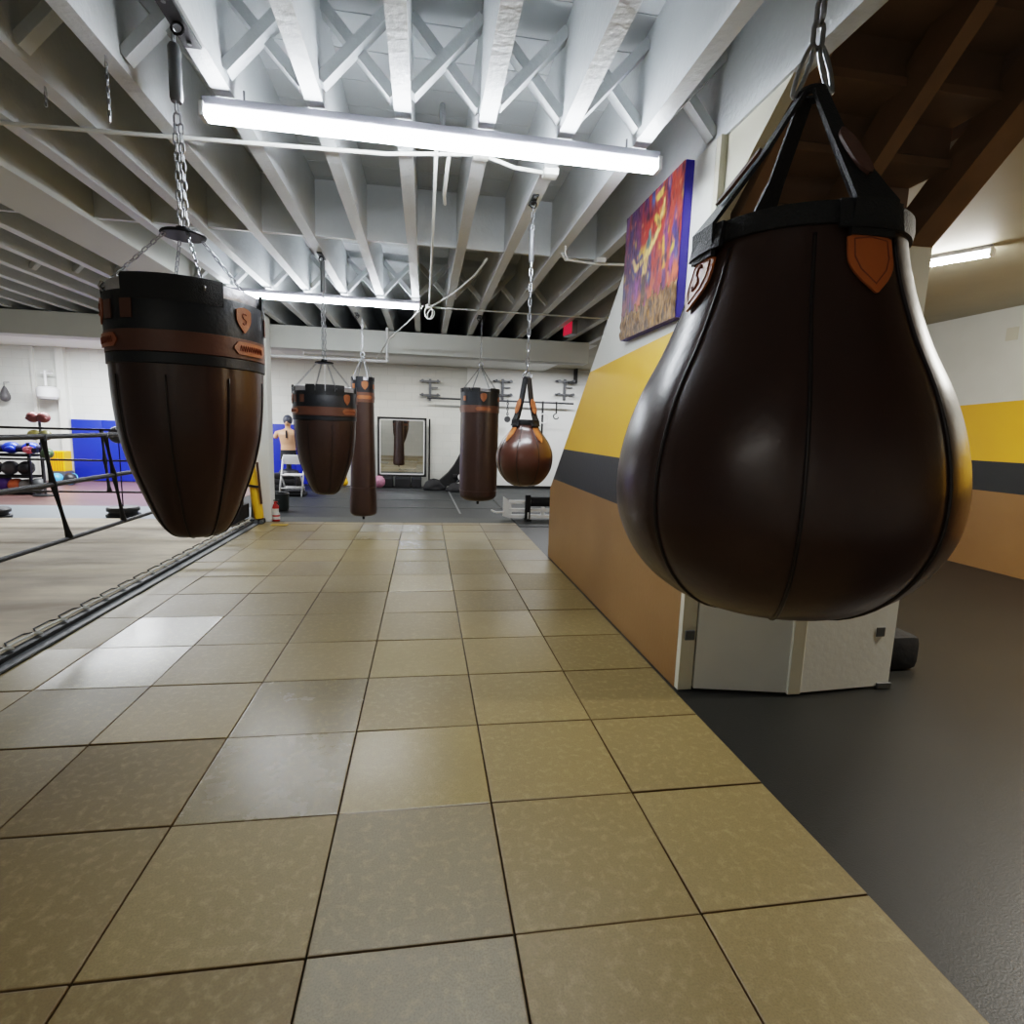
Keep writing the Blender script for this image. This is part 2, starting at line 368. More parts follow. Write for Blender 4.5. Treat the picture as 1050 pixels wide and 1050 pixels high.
struct('trim_3', MB().box((-8.0, 13.14, 0), (-7.93, 13.2, DZ)), WHITE, 'thin white pilaster on the far wall', 'trim')
struct('trim_4', MB().box((2.0, 13.14, 0), (6.2, 13.2, DZ-.4)), mat('bright_white', (236, 238, 236), .5, var=.03), 'brighter wall section at the far end', 'trim')
struct('baseboard_back', MB().box((2.0, 13.1, 0), (6.2, 13.138, .07)), BLACKP, 'dark baseboard on the far wall', 'baseboard')

# ------------------------------------------------------------------ stair seen from below
st = thing('staircase', 'brown wooden staircase seen from below, right of the stair wall', 'staircase', (3.2, 3.2, 0))
sl = .86; zb = lambda y: 2.67+sl*(1.55-y)            # underside line
def carriage(xa, xb, dz=0, th=.26, ya=-.35, yb=4.55):
    return MB().prism([(ya, zb(ya)+dz), (yb, zb(yb)+dz), (yb, zb(yb)+dz+th), (ya, zb(ya)+dz+th)], 0, xa, xb)
for xa, xb in ((2.60, 2.66), (3.17, 3.25), (3.70, 3.86)):
    obj('stringer', carriage(xa, xb), WOODB, st)
n = 0; y = -.3
while y < 4.4:
    z = zb(y)+.16
    obj('tread', MB().box((2.66, y-.02, z), (3.70, y+.24, z+.04)), WOODB, st)
    obj('riser', MB().box((2.66, y+.24, z+.04-.19), (3.70, y+.26, z+.02)), WOODD, st)
    y += .205/sl*1.0; n += 1
struct('trim_5', MB().prism([(1.56, 2.70), (1.56, JZ-.002), (.98, JZ-.002)], 0, 2.50, 2.56), CREAM, 'cream skirt board beside the stair', 'trim')
struct('ceiling_landing', MB().box((2.62, -.9, 4.0), (3.88, -.36, 4.08)).box((2.62, -.36, 3.95), (3.88, -.33, 4.2)), WOODB, 'brown underside of the stair landing', 'ceiling')

# ------------------------------------------------------------------ bifold closet doors
bd = thing('bifold_door', 'white folding closet door slightly ajar, behind the large pear bag', 'door', (3.15, 1.45, 0))
def panel(p, q, h, th=.035):
    return MB().bar((p[0], p[1], h/2+.012), (q[0], q[1], h/2+.012), th, h)
obj('door_panel', panel((2.56, 1.515), (3.12, 1.405), 1.96), WHITE, bd)
obj('door_panel', panel((3.165, 1.398), (3.835, 1.45), 1.96), WHITE, bd)
obj('centre_stile', MB().rbox((3.10, 1.375, .005), (3.185, 1.40, 1.97), .006), CREAM, bd)
p = at(706, 651, 1, 1.49); obj('hinge', MB().rbox((p.x-.025, 1.478, p.z-.03), (p.x+.035, 1.49, p.z+.03), .004), GREYM, bd)
p = at(904, 648, 1, 1.42); obj('hinge', MB().rbox((p.x-.035, 1.418, p.z-.03), (p.x+.025, 1.432, p.z+.03), .004), GREYM, bd)
obj('foot_bracket', MB().rbox((3.74, 1.41, .0), (3.84, 1.425, .035), .004), GREYM, bd)
b = MB().rbox((3.92, 1.64, -.005), (4.27, 2.0, .24), .06)
tag(obj('duffel_bag', b, BLACKC, smooth='auto'), 'black bag on the dark floor behind the white folding door', 'bag')

# ------------------------------------------------------------------ lights
def fixture(label, c, L, ang, tm, tubes=(0,)):
    t = thing('tube_light_fixture', label, 'ceiling light', c, 'fluorescent tube lights')
    M = Matrix.Translation(Vector(c)) @ Matrix.Rotation(ang, 4, 'Z')
    obj('housing', MB().rbox((-L/2, -.034, .034), (L/2, .034, .075), .008, M), mat('grey_white_metal', (150, 150, 160), .4), t)
    for s in (-1, 1):
        obj('lamp_holder', MB().rbox((s*L/2-.012, -.04, -.02), (s*L/2+.012, .04, .05), .004, M), WMETAL, t)
    for dy in tubes:
        obj('tube', MB().tube([M @ Vector((s*(L/2-.02), dy, 0)) for s in (-1, -.5, 0, .5, 1)], .021, 10), tm, t)
    for s in (-1, 1):
        obj('hanger', MB().tube([M @ Vector((s*L*.42, 0, .085)), M @ Vector((s*L*.42, 0, max(.1, JZ+.02-c[2])))], .005, 6), GREYM, t)
    return t
fixture('long bright tube light nearest the camera under the joists', (1.03, 1.70, 2.99), 2.34, .01, TUBE, (-.023, .023))
fixture('second long tube light, above the far bullet-shaped bag', (-.27, 5.77, 2.99), 2.26, .03, TUBE, (-.023, .023))
fixture('tube light on the beige ceiling of the right room', (5.20, 3.36, 3.10), 1.45, -1.04, TUBER)

# ------------------------------------------------------------------ chains
def link(M, L=.036, W=.022, w=.0034):
    pts = []; r = W/2-w; s = L/2-r-w
    for i in range(6): a = pi*i/5; pts.append(Vector((r*cos(a), 0, s+r*sin(a))))
    for i in range(6): a = pi+pi*i/5; pts.append(Vector((r*cos(a), 0, -s+r*sin(a))))
    return [M @ p for p in pts]
def chain(mb, a, b, pitch=.03, W=.022, w=.0034, tw=0):
    a = Vector(a); b = Vector(b); d = b-a; n = max(1, round(d.length/pitch)); dn = d.normalized()
    q = Vector((0, 0, 1)).rotation_difference(dn).to_matrix().to_4x4()
    for i in range(n):
        c = a+d*((i+.5)/n)
        M = Matrix.Translation(c) @ q @ Matrix.Rotation(tw+(pi/2 if i % 2 else 0), 4, 'Z')
        mb.tube(link(M, d.length/n+2*w+.002, W, w), w, 6, closed=True)
    return mb
def smoothprof(prof, n=4):
    out = []
    for i in range(len(prof)-1):
        p0 = prof[max(i-1, 0)]; p1 = prof[i]; p2 = prof[i+1]; p3 = prof[min(i+2, len(prof)-1)]
        for k in range(n):
            t = k/n
            out.append(tuple(max(0.0005 if c == 0 else -9, .5*((2*p1[c])+(-p0[c]+p2[c])*t+(2*p0[c]-5*p1[c]+4*p2[c]-p3[c])*t*t+(-p0[c]+3*p1[c]-3*p2[c]+p3[c])*t**3)) for c in (0, 1)))
    out.append(prof[-1]); return out
def radius_at(prof, z):
    for (r0, z0), (r1, z1) in zip(prof, prof[1:]):
        if min(z0, z1) <= z <= max(z0, z1): return r0+(r1-r0)*((z-z0)/(z1-z0) if z1 != z0 else 0)
    return prof[0][0]
def gore(n, ph, bulge=.03, groove=.02, w=.05):
    def f(a, z):
        u = ((a-ph)/(2*pi)*n) % 1; d = min(u, 1-u)*2*pi/n
        return 1-bulge*(1-(1-(2*min(u, 1-u)-1)**2))-groove*exp(-(d/w)**2)+groove*.6*exp(-(d/(w*.25))**2)
    return f
def surf_patch(cx, cy, R, ang, zc, w, h, shape, off=.006, th=.005, n=10):
    mb = MB(); o = 0
    def pt(u, v, k):
        wd = {'shield': (1 if v > .1 else max(.04, 1-((.1-v)/1.1)**1.7)), 'oval': sqrt(max(.02, 1-abs(v)**2.6)), 'box': 1, 'stadium': 1}[shape]
        top = 0
        z = zc+v*h/2; 
        if shape == 'shield' and v > .8: z -= .12*h*abs(u)**2.5
        hw = w/2*wd
        if shape == 'stadium':
            hw = w/2; uu = u; edge = max(0, abs(u)-(1-h/w)); z = zc+v*h/2*sqrt(max(.02, 1-(edge/(h/w))**2))
        r = R(z)+off+k; a = ang+u*hw/R(zc)
        return Vector((cx+r*cos(a), cy+r*sin(a), z))
    for k in (0, th):
        for i in range(n+1):
            for j in range(n+1): mb.v.append(pt(-1+2*j/n, -1+2*i/n, k))
    N = (n+1)**2
    for i in range(n):
        for j in range(n):
            a = i*(n+1)+j; q = (a, a+1, a+n+2, a+n+1); mb.f.append(tuple(x+N for x in q)); mb.f.append(tuple(reversed(q)))
    for j in range(n):
        for a, b in ((j, j+1), (n*(n+1)+j+1, n*(n+1)+j), ((j+1)*(n+1), j*(n+1)), (j*(n+1)+n, (j+1)*(n+1)+n)):
            mb.f.append((a, b, b+N, a+N))
    return mb
def surf_tube(cx, cy, R, ang, zc, pts, r=.003, off=.012):
    P = []
    for u, v in pts:
        z = zc+v; q = R(z)+off; a = ang+u/R(zc); P.append(Vector((cx+q*cos(a), cy+q*sin(a), z)))
    return MB().tube(P, r, 6)
S_MARK = [(.55, .75), (.2, 1), (-.35, .95), (-.6, .55), (-.35, .15), (.2, -.05), (.55, -.4), (.35, -.85), (-.2, -1), (-.6, -.7)]
# ------------------------------------------------------------------ ceiling mounts
def bracket(x, y, label, sc=1):
    t = thing('ceiling_bracket', label, 'bracket', (x, y, JZ), 'bag brackets screwed to the joists')
    b = MB().rbox((x-.035*sc, y-.16*sc, JZ-.012), (x+.035*sc, y+.16*sc, JZ), .003)
    obj('plate', b, BLACKM, t)
    e = MB().tube([(x+.022*cos(a), y, JZ-.034+.022*sin(a)) for a in [2*pi*i/12 for i in range(12)]], .006, 6, closed=True)
    obj('eye', e, BLACKM, t)
    for dy in (-.12, .12): obj('bolt', MB().lathe([(.0001, -.02), (.009, -.02), (.009, -.01), (.0001, -.01)], (x, y+dy*sc, JZ), 8), GREYM, t)
    return t
bracket(-.055, 1.19, 'black steel bracket above the nearest left bullet-shaped bag')
bracket(-.045, 4.29, 'bracket on the joist above the far bullet-shaped bag', .7)
bracket(-.035, 7.05, 'bracket on the joist above the long slim bag', .7)
bracket(1.68, 6.68, 'bracket on the joist above the short cylinder bag', .7)
bracket(1.66, 2.56, 'bracket on the joist above the small pear bag', .6)

# ------------------------------------------------------------------ bags
def facing(x, y): return atan2(CAM.y-y, CAM.x-x)
def welts(t, x, y, P, n, ang0, r, k0=1):
    sp_ = smoothprof(P, 3)[k0:-3]
    for k in range(n):
        a = ang0+2*pi*k/n
        obj('seam_welt', MB().tube([(x+(q+.001)*cos(a), y+(q+.001)*sin(a), z) for q, z in sp_], r, 6), WELT, t, smooth=True)
def bullet_bag(x, y, dz, label, flaps, seam_ph, chain_ph, plate_z, lea):
    t = thing('bullet_punching_bag', label, 'punching bag', (x, y, 1.0+dz), 'bullet-shaped heavy bags')
    fa = facing(x, y)
    P0 = [(.291, 1.995), (.291, 1.9), (.293, 1.8), (.292, 1.72), (.289, 1.62), (.283, 1.54), (.271, 1.44), (.243, 1.32), (.2, 1.195), (.165, 1.105), (.130, 1.045), (.098, 1.018), (.05, 1.006), (.001, 1.003)]
    P = [(r, z+dz) for r, z in P0]
    body = MB().lathe(smoothprof(P, 4), (x, y, 0), 128, fn=gore(8, fa+radians(seam_ph), .012, .012, .035))
    obj('bag_body', body, lea, t, smooth=True)
    welts(t, x, y, [(q*.992, z) for q, z in P[3:]], 8, fa+radians(seam_ph), .0032)
    R = lambda z: radius_at(P, z)
    zc0, zc1 = 1.86+dz, 2.0+dz
    obj('collar', MB().lathe([(.292, zc0), (.298, zc0), (.299, zc1), (.296, zc1+.006), (.286, zc1)], (x, y, 0), 96), BLACKLEA, t, smooth='auto')
    obj('lining', MB().lathe([(.280, zc1-.05), (.283, zc1+.052), (.278, zc1+.056), (.272, zc1-.05)], (x, y, 0), 64), SILVER, t, smooth=True)
    for a0, a1, cuts in flaps:
        step = (a1-a0)/cuts
        for c in range(cuts):
            s0 = fa+radians(a0+step*c+(.8 if c else 0)); s1 = fa+radians(a0+step*(c+1)-(.8 if c < cuts-1 else 0))
            n = 10; mb = MB()
            prof = [(.288, zc1-.03), (.301, zc1-.03), (.303, zc1+.055), (.298, zc1+.066), (.290, zc1+.064)]
            mb.lathe(prof, (x, y, 0), n, closed=True, a0=s0, a1=s1)
            mb.f.append(tuple(i*(n+1) for i in range(5))); mb.f.append(tuple(i*(n+1)+n for i in reversed(range(5))))
            obj('collar_flap', mb, WEB, t, smooth='auto')
    obj('leather_band', MB().lathe([(.292, 1.778+dz), (.299, 1.781+dz), (.3, 1.86+dz), (.292, 1.864+dz)], (x, y, 0), 96), BAND, t, smooth='auto')
    obj('lower_band', MB().lathe([(.292, 1.735+dz), (.298, 1.738+dz), (.298, 1.776+dz), (.292, 1.778+dz)], (x, y, 0), 96), BLACKLEA, t, smooth='auto')
    for k, a in enumerate((42, 162, -78)):
        sh = obj('shield_patch', surf_patch(x, y, lambda z: .299, fa+radians(a), 1.935+dz, .075, .10, 'shield', .001), ORANGE, t, smooth='auto')
        obj('emblem', surf_tube(x, y, lambda z: .299, fa+radians(a), 1.94+dz, [(u*.017, v*.022) for u, v in S_MARK], .0028, .007), EMBOSS, sh)
        ov = obj('name_plate', surf_patch(x, y, lambda z: .3, fa+radians(a+8), 1.822+dz, .19, .052, 'stadium', .001), ORANGE, t, smooth='auto')
        pts = []
        for i in range(25): pts.append((-.07+.14*i/24, .011*(1 if i % 2 else -1)))
        obj('worn_lettering', surf_tube(x, y, lambda z: .3, fa+radians(a+8), 1.822+dz, pts, .0022, .0065), EMBOSS, ov)
    for a in (-62, -42, 80): 
        obj('square_patch', surf_patch(x, y, lambda z: .299, fa+radians(a), 1.935+dz, .05, .07, 'box', .001), BAND, t, smooth='auto')
    # hanging gear
    pz = plate_z
    obj('swivel_plate', MB().lathe([(.0005, pz-.006), (.084, pz-.006), (.088, pz), (.084, pz+.006), (.03, pz+.008), (.026, pz+.03), (.0005, pz+.03)], (x, y, 0), 36), BLACKM, t, smooth='auto')
    for k in range(4):
        a = fa+radians(chain_ph+90*k)
        top = Vector((x+.07*cos(a), y+.07*sin(a), pz-.006)); bot = Vector((x+.292*cos(a), y+.292*sin(a), zc1+.03))
        obj('side_chain', chain(MB(), top, bot, .024, .018, .0028), CHAINM, t)
        obj('hook', MB().tube([bot+Vector((0, 0, .02)), bot+Vector((.012*cos(a), .012*sin(a), 0)), bot+Vector((0, 0, -.018))], .004, 6), CHAINM, t)
    spring_top = JZ-.06
    if dz > -.05:
        obj('spring_tube', MB().lathe([(.0005, JZ-.30), (.02, JZ-.30), (.024, JZ-.285), (.024, JZ-.10), (.016, JZ-.085), (.0005, JZ-.085)], (x, y, 0), 20), GREYM, t, smooth='auto')
        ct = JZ-.295
        obj('top_link', chain(MB(), (x, y, JZ-.035), (x, y, JZ-.09), .04, .03, .005), CHAINM, t)
    else:
        obj('spring_tube', MB().lathe([(.0005, JZ-.33), (.022, JZ-.33), (.022, JZ-.05), (.0005, JZ-.05)], (x, y, 0), 16), GREYM, t, smooth='auto')
        ct = JZ-.33
    m1 = chain(MB(), (x, y, ct), (x, y, ct-.09), .045, .034, .0046)
    chain(m1, (x-.010, y, ct-.085), (x-.010, y, pz+.03), .036, .026, .0042)
    chain(m1, (x+.012, y, ct-.085), (x+.012, y, pz+.03), .036, .026, .0042, pi/2)
    obj('main_chain', m1, CHAINM, t)
    return t
bullet_bag(-.075, 1.2, 0, 'large dark brown bullet-shaped heavy bag hanging at left, nearest the camera', [(-46, 25, 1), (70, 150, 2), (190, 268, 2)], -17, -78, 2.29, LEATHER)
bullet_bag(-.035, 4.29, -.175, 'smaller-looking bullet-shaped bag hanging farther back beside the long slim bag', [(-34, 36, 4), (76, 140, 3), (165, 195, 2), (-140, -76, 3)], 12, -70, 2.115, LEATHER2)

def tube_bag(x, y, prof, band, label, name, seams, collar_z, flaps, group, ringz, base_cord=True):
    t = thing(name, label, 'punching bag', (x, y, prof[-1][1]), group)
    fa = facing(x, y)
    body = MB().lathe(smoothprof(prof, 3), (x, y, 0), 64)
    obj('bag_body', body, LEATHER2, t, smooth=True)
    R = lambda z: radius_at(prof, z)
    c0, c1 = collar_z; r = R(c0)+.006
    obj('collar', MB().lathe([(r-.012, c0), (r, c0), (r, c1), (r-.012, c1)], (x, y, 0), 64), BLACKLEA, t, smooth='auto')
    obj('lining', MB().lathe([(r-.02, c1-.05), (r-.018, c1+.04), (r-.028, c1+.04), (r-.03, c1-.05)], (x, y, 0), 48), SILVER, t, smooth=True)
    for a0, a1 in flaps:
        n = 8; mb = MB(); pf = [(r-.014, c1-.01), (r+.003, c1-.01), (r+.003, c1+.05), (r-.010, c1+.052)]
        mb.lathe(pf, (x, y, 0), n, closed=True, a0=fa+radians(a0), a1=fa+radians(a1))
        mb.f.append(tuple(i*(n+1) for i in range(4))); mb.f.append(tuple(i*(n+1)+n for i in reversed(range(4))))
        obj('collar_flap', mb, WEB, t, smooth='auto')
    b0, b1 = band; obj('leather_band', MB().lathe([(r-.012, b0), (r+.002, b0), (r+.002, b1), (r-.012, b1)], (x, y, 0), 64), BAND, t, smooth='auto')
    for zs in seams:
        q = R(zs)+.002; obj('seam_ring', MB().lathe([(q-.006, zs-.008), (q+.003, zs), (q-.006, zs+.008)], (x, y, 0), 48), LEATHER, t)
    zc = (c0+c1)/2+.01
    for a in (10, 130, 250):
        obj('shield_patch', surf_patch(x, y, lambda z: r, fa+radians(a), zc, .09, .12, 'shield', .001), ORANGE, t, smooth='auto')
        obj('name_plate', surf_patch(x, y, lambda z: r+.002, fa+radians(a), (b0+b1)/2, .22, .05, 'stadium', .001), ORANGE, t, smooth='auto')
    for a in (-50, 70, 190):
        obj('square_patch', surf_patch(x, y, lambda z: r, fa+radians(a), zc-.01, .05, .065, 'box', .001), ORANGE, t, smooth='auto')
    for k in range(4):
        a = fa+radians(-62+90*k)
        obj('side_chain', chain(MB(), (x, y, ringz), (x+r*cos(a)*.98, y+r*sin(a)*.98, c1+.03), .03, .02, .004), CHAINM, t)
    obj('ring', MB().tube([(x+.03*cos(q), y, ringz+.02+.03*sin(q)) for q in [2*pi*i/14 for i in range(14)]], .007, 6, closed=True), CHAINM, t)
    mc = chain(MB(), (x, y, JZ-.04), (x, y, ringz+.05), .034, .024, .0046)
    obj('main_chain', mc, CHAINM, t)
    zb_ = prof[-1][1]
    obj('bottom_ring', MB().tube([(x, y, zb_+.01), (x, y, zb_-.05)], .018, 8), BLACKM, t)
    return t
tube_bag(.035, 7.05, [(.158, 2.06), (.16, 1.9), (.166, 1.5), (.175, 1.1), (.186, .7), (.197, .38), (.198, .28), (.187, .22), (.13, .19), (.001, .18)], (1.86, 2.0),
         'long slim brown heavy bag reaching almost to the floor, beside the far bullet bag', 'long_punching_bag', (.62,), (2.0, 2.17), [(-35, 2), (30, 60), (80, 130), (160, 250), (-100, -60)], None, 2.52)
tube_bag(1.72, 6.68, [(.274, 2.03), (.275, 1.9), (.277, 1.5), (.278, 1.1), (.276, .75), (.272, .60), (.258, .545), (.2, .50), (.1, .485), (.001, .48)], (1.76, 1.86),
         'short thick brown cylinder heavy bag hanging left of the small pear bag', 'cylinder_punching_bag', (.64,), (1.86, 2.05), [(-88, -64), (-60, -30), (-27, 0), (32, 85), (100, 170), (185, 260)], None, 2.42)

def pear_bag(x, y, prof, label, rim, straps, seam_ph, ringz, sw, patch, lea, emblem, arm_patch, clipz, ctop):
    t = thing('pear_punching_bag', label, 'punching bag', (x, y, prof[-1][1]), None)
    fa = facing(x, y)
    sp = smoothprof(prof, 5)
    body = MB().lathe(sp, (x, y, 0), 160, fn=gore(8, fa+radians(seam_ph), .004, .012, .022))
    obj('bag_body', body, lea, t, smooth=True)
    R = lambda z: radius_at(sp, z)
    welts(t, x, y, [(q*.992, z) for q, z in prof], 8, fa+radians(seam_ph), .0034 if emblem else .0028, 4)
    z0, z1 = rim; r = R(z0+.005)+.003
    obj('rim_binding', MB().lathe([(r-.006, z0), (r+.004, z0+.002), (r+.006, (z0+z1)/2), (r+.004, z1), (r-.008, z1+.004), (r-.014, z0+.01)], (x, y, 0), 64), WEB, t, smooth='auto')
    obj('lining', MB().lathe([(r-.014, z0), (r-.014, z1), (r-.02, z1), (r-.02, z0)], (x, y, 0), 48, closed=True), BLACKP, t)
    obj('opening_cover', MB().lathe([(.0005, z0+.01), (r*.6, z0+.012), (r-.02, z0)], (x, y, 0), 48), BLACKC, t)
    for k in range(4):
        a = fa+radians(straps+90*k); d = Vector((cos(a), sin(a), 0)); s = Vector((-sin(a), cos(a), 0)); c = Vector((x, y, 0))
        pts = [c+d*(r+.010)+Vector((0, 0, z0-.02)), c+d*(r+.012)+Vector((0, 0, z1)), c+d*(r*.93+.002)+Vector((0, 0, z1+.03)), c+d*(r*.5)+Vector((0, 0, (z1+ringz)/2+.01)), c+d*.02+Vector((0, 0, ringz))]
        ws = [sw, sw, sw*.85, sw*.42, sw*.36] if emblem else [sw, sw, sw*.95, sw*.85, sw*.8]
        mb = MB(); th = .004
        for p, w in zip(pts, ws):
            for q in (-1, 1):
                for o_ in (-1, 1): mb.v.append(p+s*(q*w/2)+d*(o_*th))
        for i in range(len(pts)-1):
            b0 = i*4; b1 = b0+4
            for u, v in ((0, 1), (1, 3), (3, 2), (2, 0)): mb.f.append((b0+u, b0+v, b1+v, b1+u))
        mb.f.append((0, 1, 3, 2)); mb.f.append((len(mb.v)-4, len(mb.v)-3, len(mb.v)-1, len(mb.v)-2))
        so = obj('strap', mb, WEB, t)
        obj('strap_clamp', surf_patch(x, y, R, a, (z0+z1)/2-.005, sw*1.35, (z1-z0)*1.25, 'box', .012, .008), WEB, t, smooth='auto')
        ph = patch[1]; pt_ = obj('leather_patch', surf_patch(x, y, R, a, z0-ph/2-.012, patch[0], ph, 'shield', .004, .005), ORANGE2, t, smooth='auto')
        out = [(.74*patch[0]/2*cu, .72*ph/2*cv) for cu, cv in [(-1, .9), (-1, .1), (-.72, -.45), (0, -1.1), (.72, -.45), (1, .1), (1, .9), (0, 1.0), (-1, .9)]]
        obj('stitching', surf_tube(x, y, R, a, z0-ph/2-.008, out, .0012, .0095), EMBOSS, pt_)
        if emblem and k == 0:
            obj('emblem', surf_tube(x, y, R, a, z0-ph/2, [(u*patch[0]*.16, v*ph*.22) for u, v in S_MARK], .0028, .0095), EMBOSS, pt_)
        if arm_patch:
            A = pts[2]; B = pts[4]; e = (B-A)
            nrm = e.cross(s).normalized()
            if nrm.dot(d) < 0: nrm = -nrm
            mb = MB(); K = 10; off = nrm*.008
            for i in range(K+1):
                f = i/K; q = A+e*(.12+arm_patch*f)+d*(.045*sin(pi*.5*(.1+f))*0); q = pts[2].lerp(pts[3], .1+1.3*f*arm_patch) if .1+1.3*f*arm_patch < 1 else pts[3].lerp(pts[4], .1+1.3*f*arm_patch-1)
                w = sw*(.2 if emblem else .42)*sqrt(max(.04, 1-abs(2*f-1)**3))
                mb.v += [q+s*w+off, q-s*w+off, q+s*w+off*1.7, q-s*w+off*1.7]
            for i in range(K):
                b0 = i*4; b1 = b0+4
                for u, v in ((0, 1), (1, 3), (3, 2), (2, 0)): mb.f.append((b0+u, b0+v, b1+v, b1+u))
            obj('strap_patch', mb, BAND if emblem else ORANGE, so)
    # two long snap links, then chain
    for q in (-1, 1):
        w = .016; L_ = clipz-ringz
        pp = []
        for i in range(16):
            a = 2*pi*i/16; pp.append(Vector((x+q*(.030-.022*((sin(a)*.5+.5)))+.009*cos(a)*.9, y-q*.012*(1-(sin(a)*.5+.5)), ringz+L_/2+L_/2*sin(a)*1.02)))
        obj('snap_link', MB().tube(pp, .0045, 8, closed=True), CHAINM, t)
    obj('strap_loop', MB().tube([(x+.019*cos(a), y+.019*sin(a), ringz+.002) for a in [2*pi*i/16 for i in range(16)]], .008, 8, closed=True), WEB, t)
    return t
nx, ny = 1.650, -.412
pp = [(.170, 1.905), (.175, 1.875), (.184, 1.83), (.201, 1.77), (.231, 1.69), (.268, 1.61), (.293, 1.535), (.307, 1.46), (.308, 1.40), (.298, 1.345), (.268, 1.282), (.222, 1.230), (.160, 1.192), (.08, 1.174), (.001, 1.170)]
pp = [(r*1.035, z) for r, z in pp]
pb = pear_bag(nx, ny, pp, 'very large dark brown pear-shaped punching bag hanging at right in the foreground', (1.874, 1.910), -56, 8, 2.165, .078, (.080, .102), LEATHER, True, .75, 2.25, JZ)
obj('main_chain', chain(MB(), (nx, ny, JZ-.02), (nx, ny, 2.245), .042, .03, .0052), CHAINM, pb)
sx_, sy_ = 1.66, 2.57
pq = [(.088, 1.60), (.090, 1.575), (.105, 1.535), (.14, 1.49), (.178, 1.435), (.202, 1.375), (.208, 1.32), (.198, 1.255), (.168, 1.195), (.12, 1.145), (.06, 1.122), (.001, 1.118)]
ps = pear_bag(sx_, sy_, pq, 'small shiny brown pear-shaped bag on a long chain with orange patched straps', (1.567, 1.60), 42, 30, 1.90, .052, (.055, .11), mat('glossy_brown_leather', (78, 48, 38), .28, coat=.5, var=.15), False, .62, 1.945, JZ)
obj('main_chain', chain(MB(), (sx_, sy_, 2.70), (sx_, sy_, 1.94), .05, .03, .0055), CHAINM, ps)
obj('upper_chain', chain(MB(), (sx_, sy_, JZ-.04), (sx_, sy_, 2.90), .045, .03, .0055), CHAINM, ps)
obj('spring_tube', MB().lathe([(.0005, 2.69), (.016, 2.69), (.02, 2.70), (.02, 2.90), (.0005, 2.91)], (sx_, sy_, 0), 16), GREYM, ps, smooth='auto')

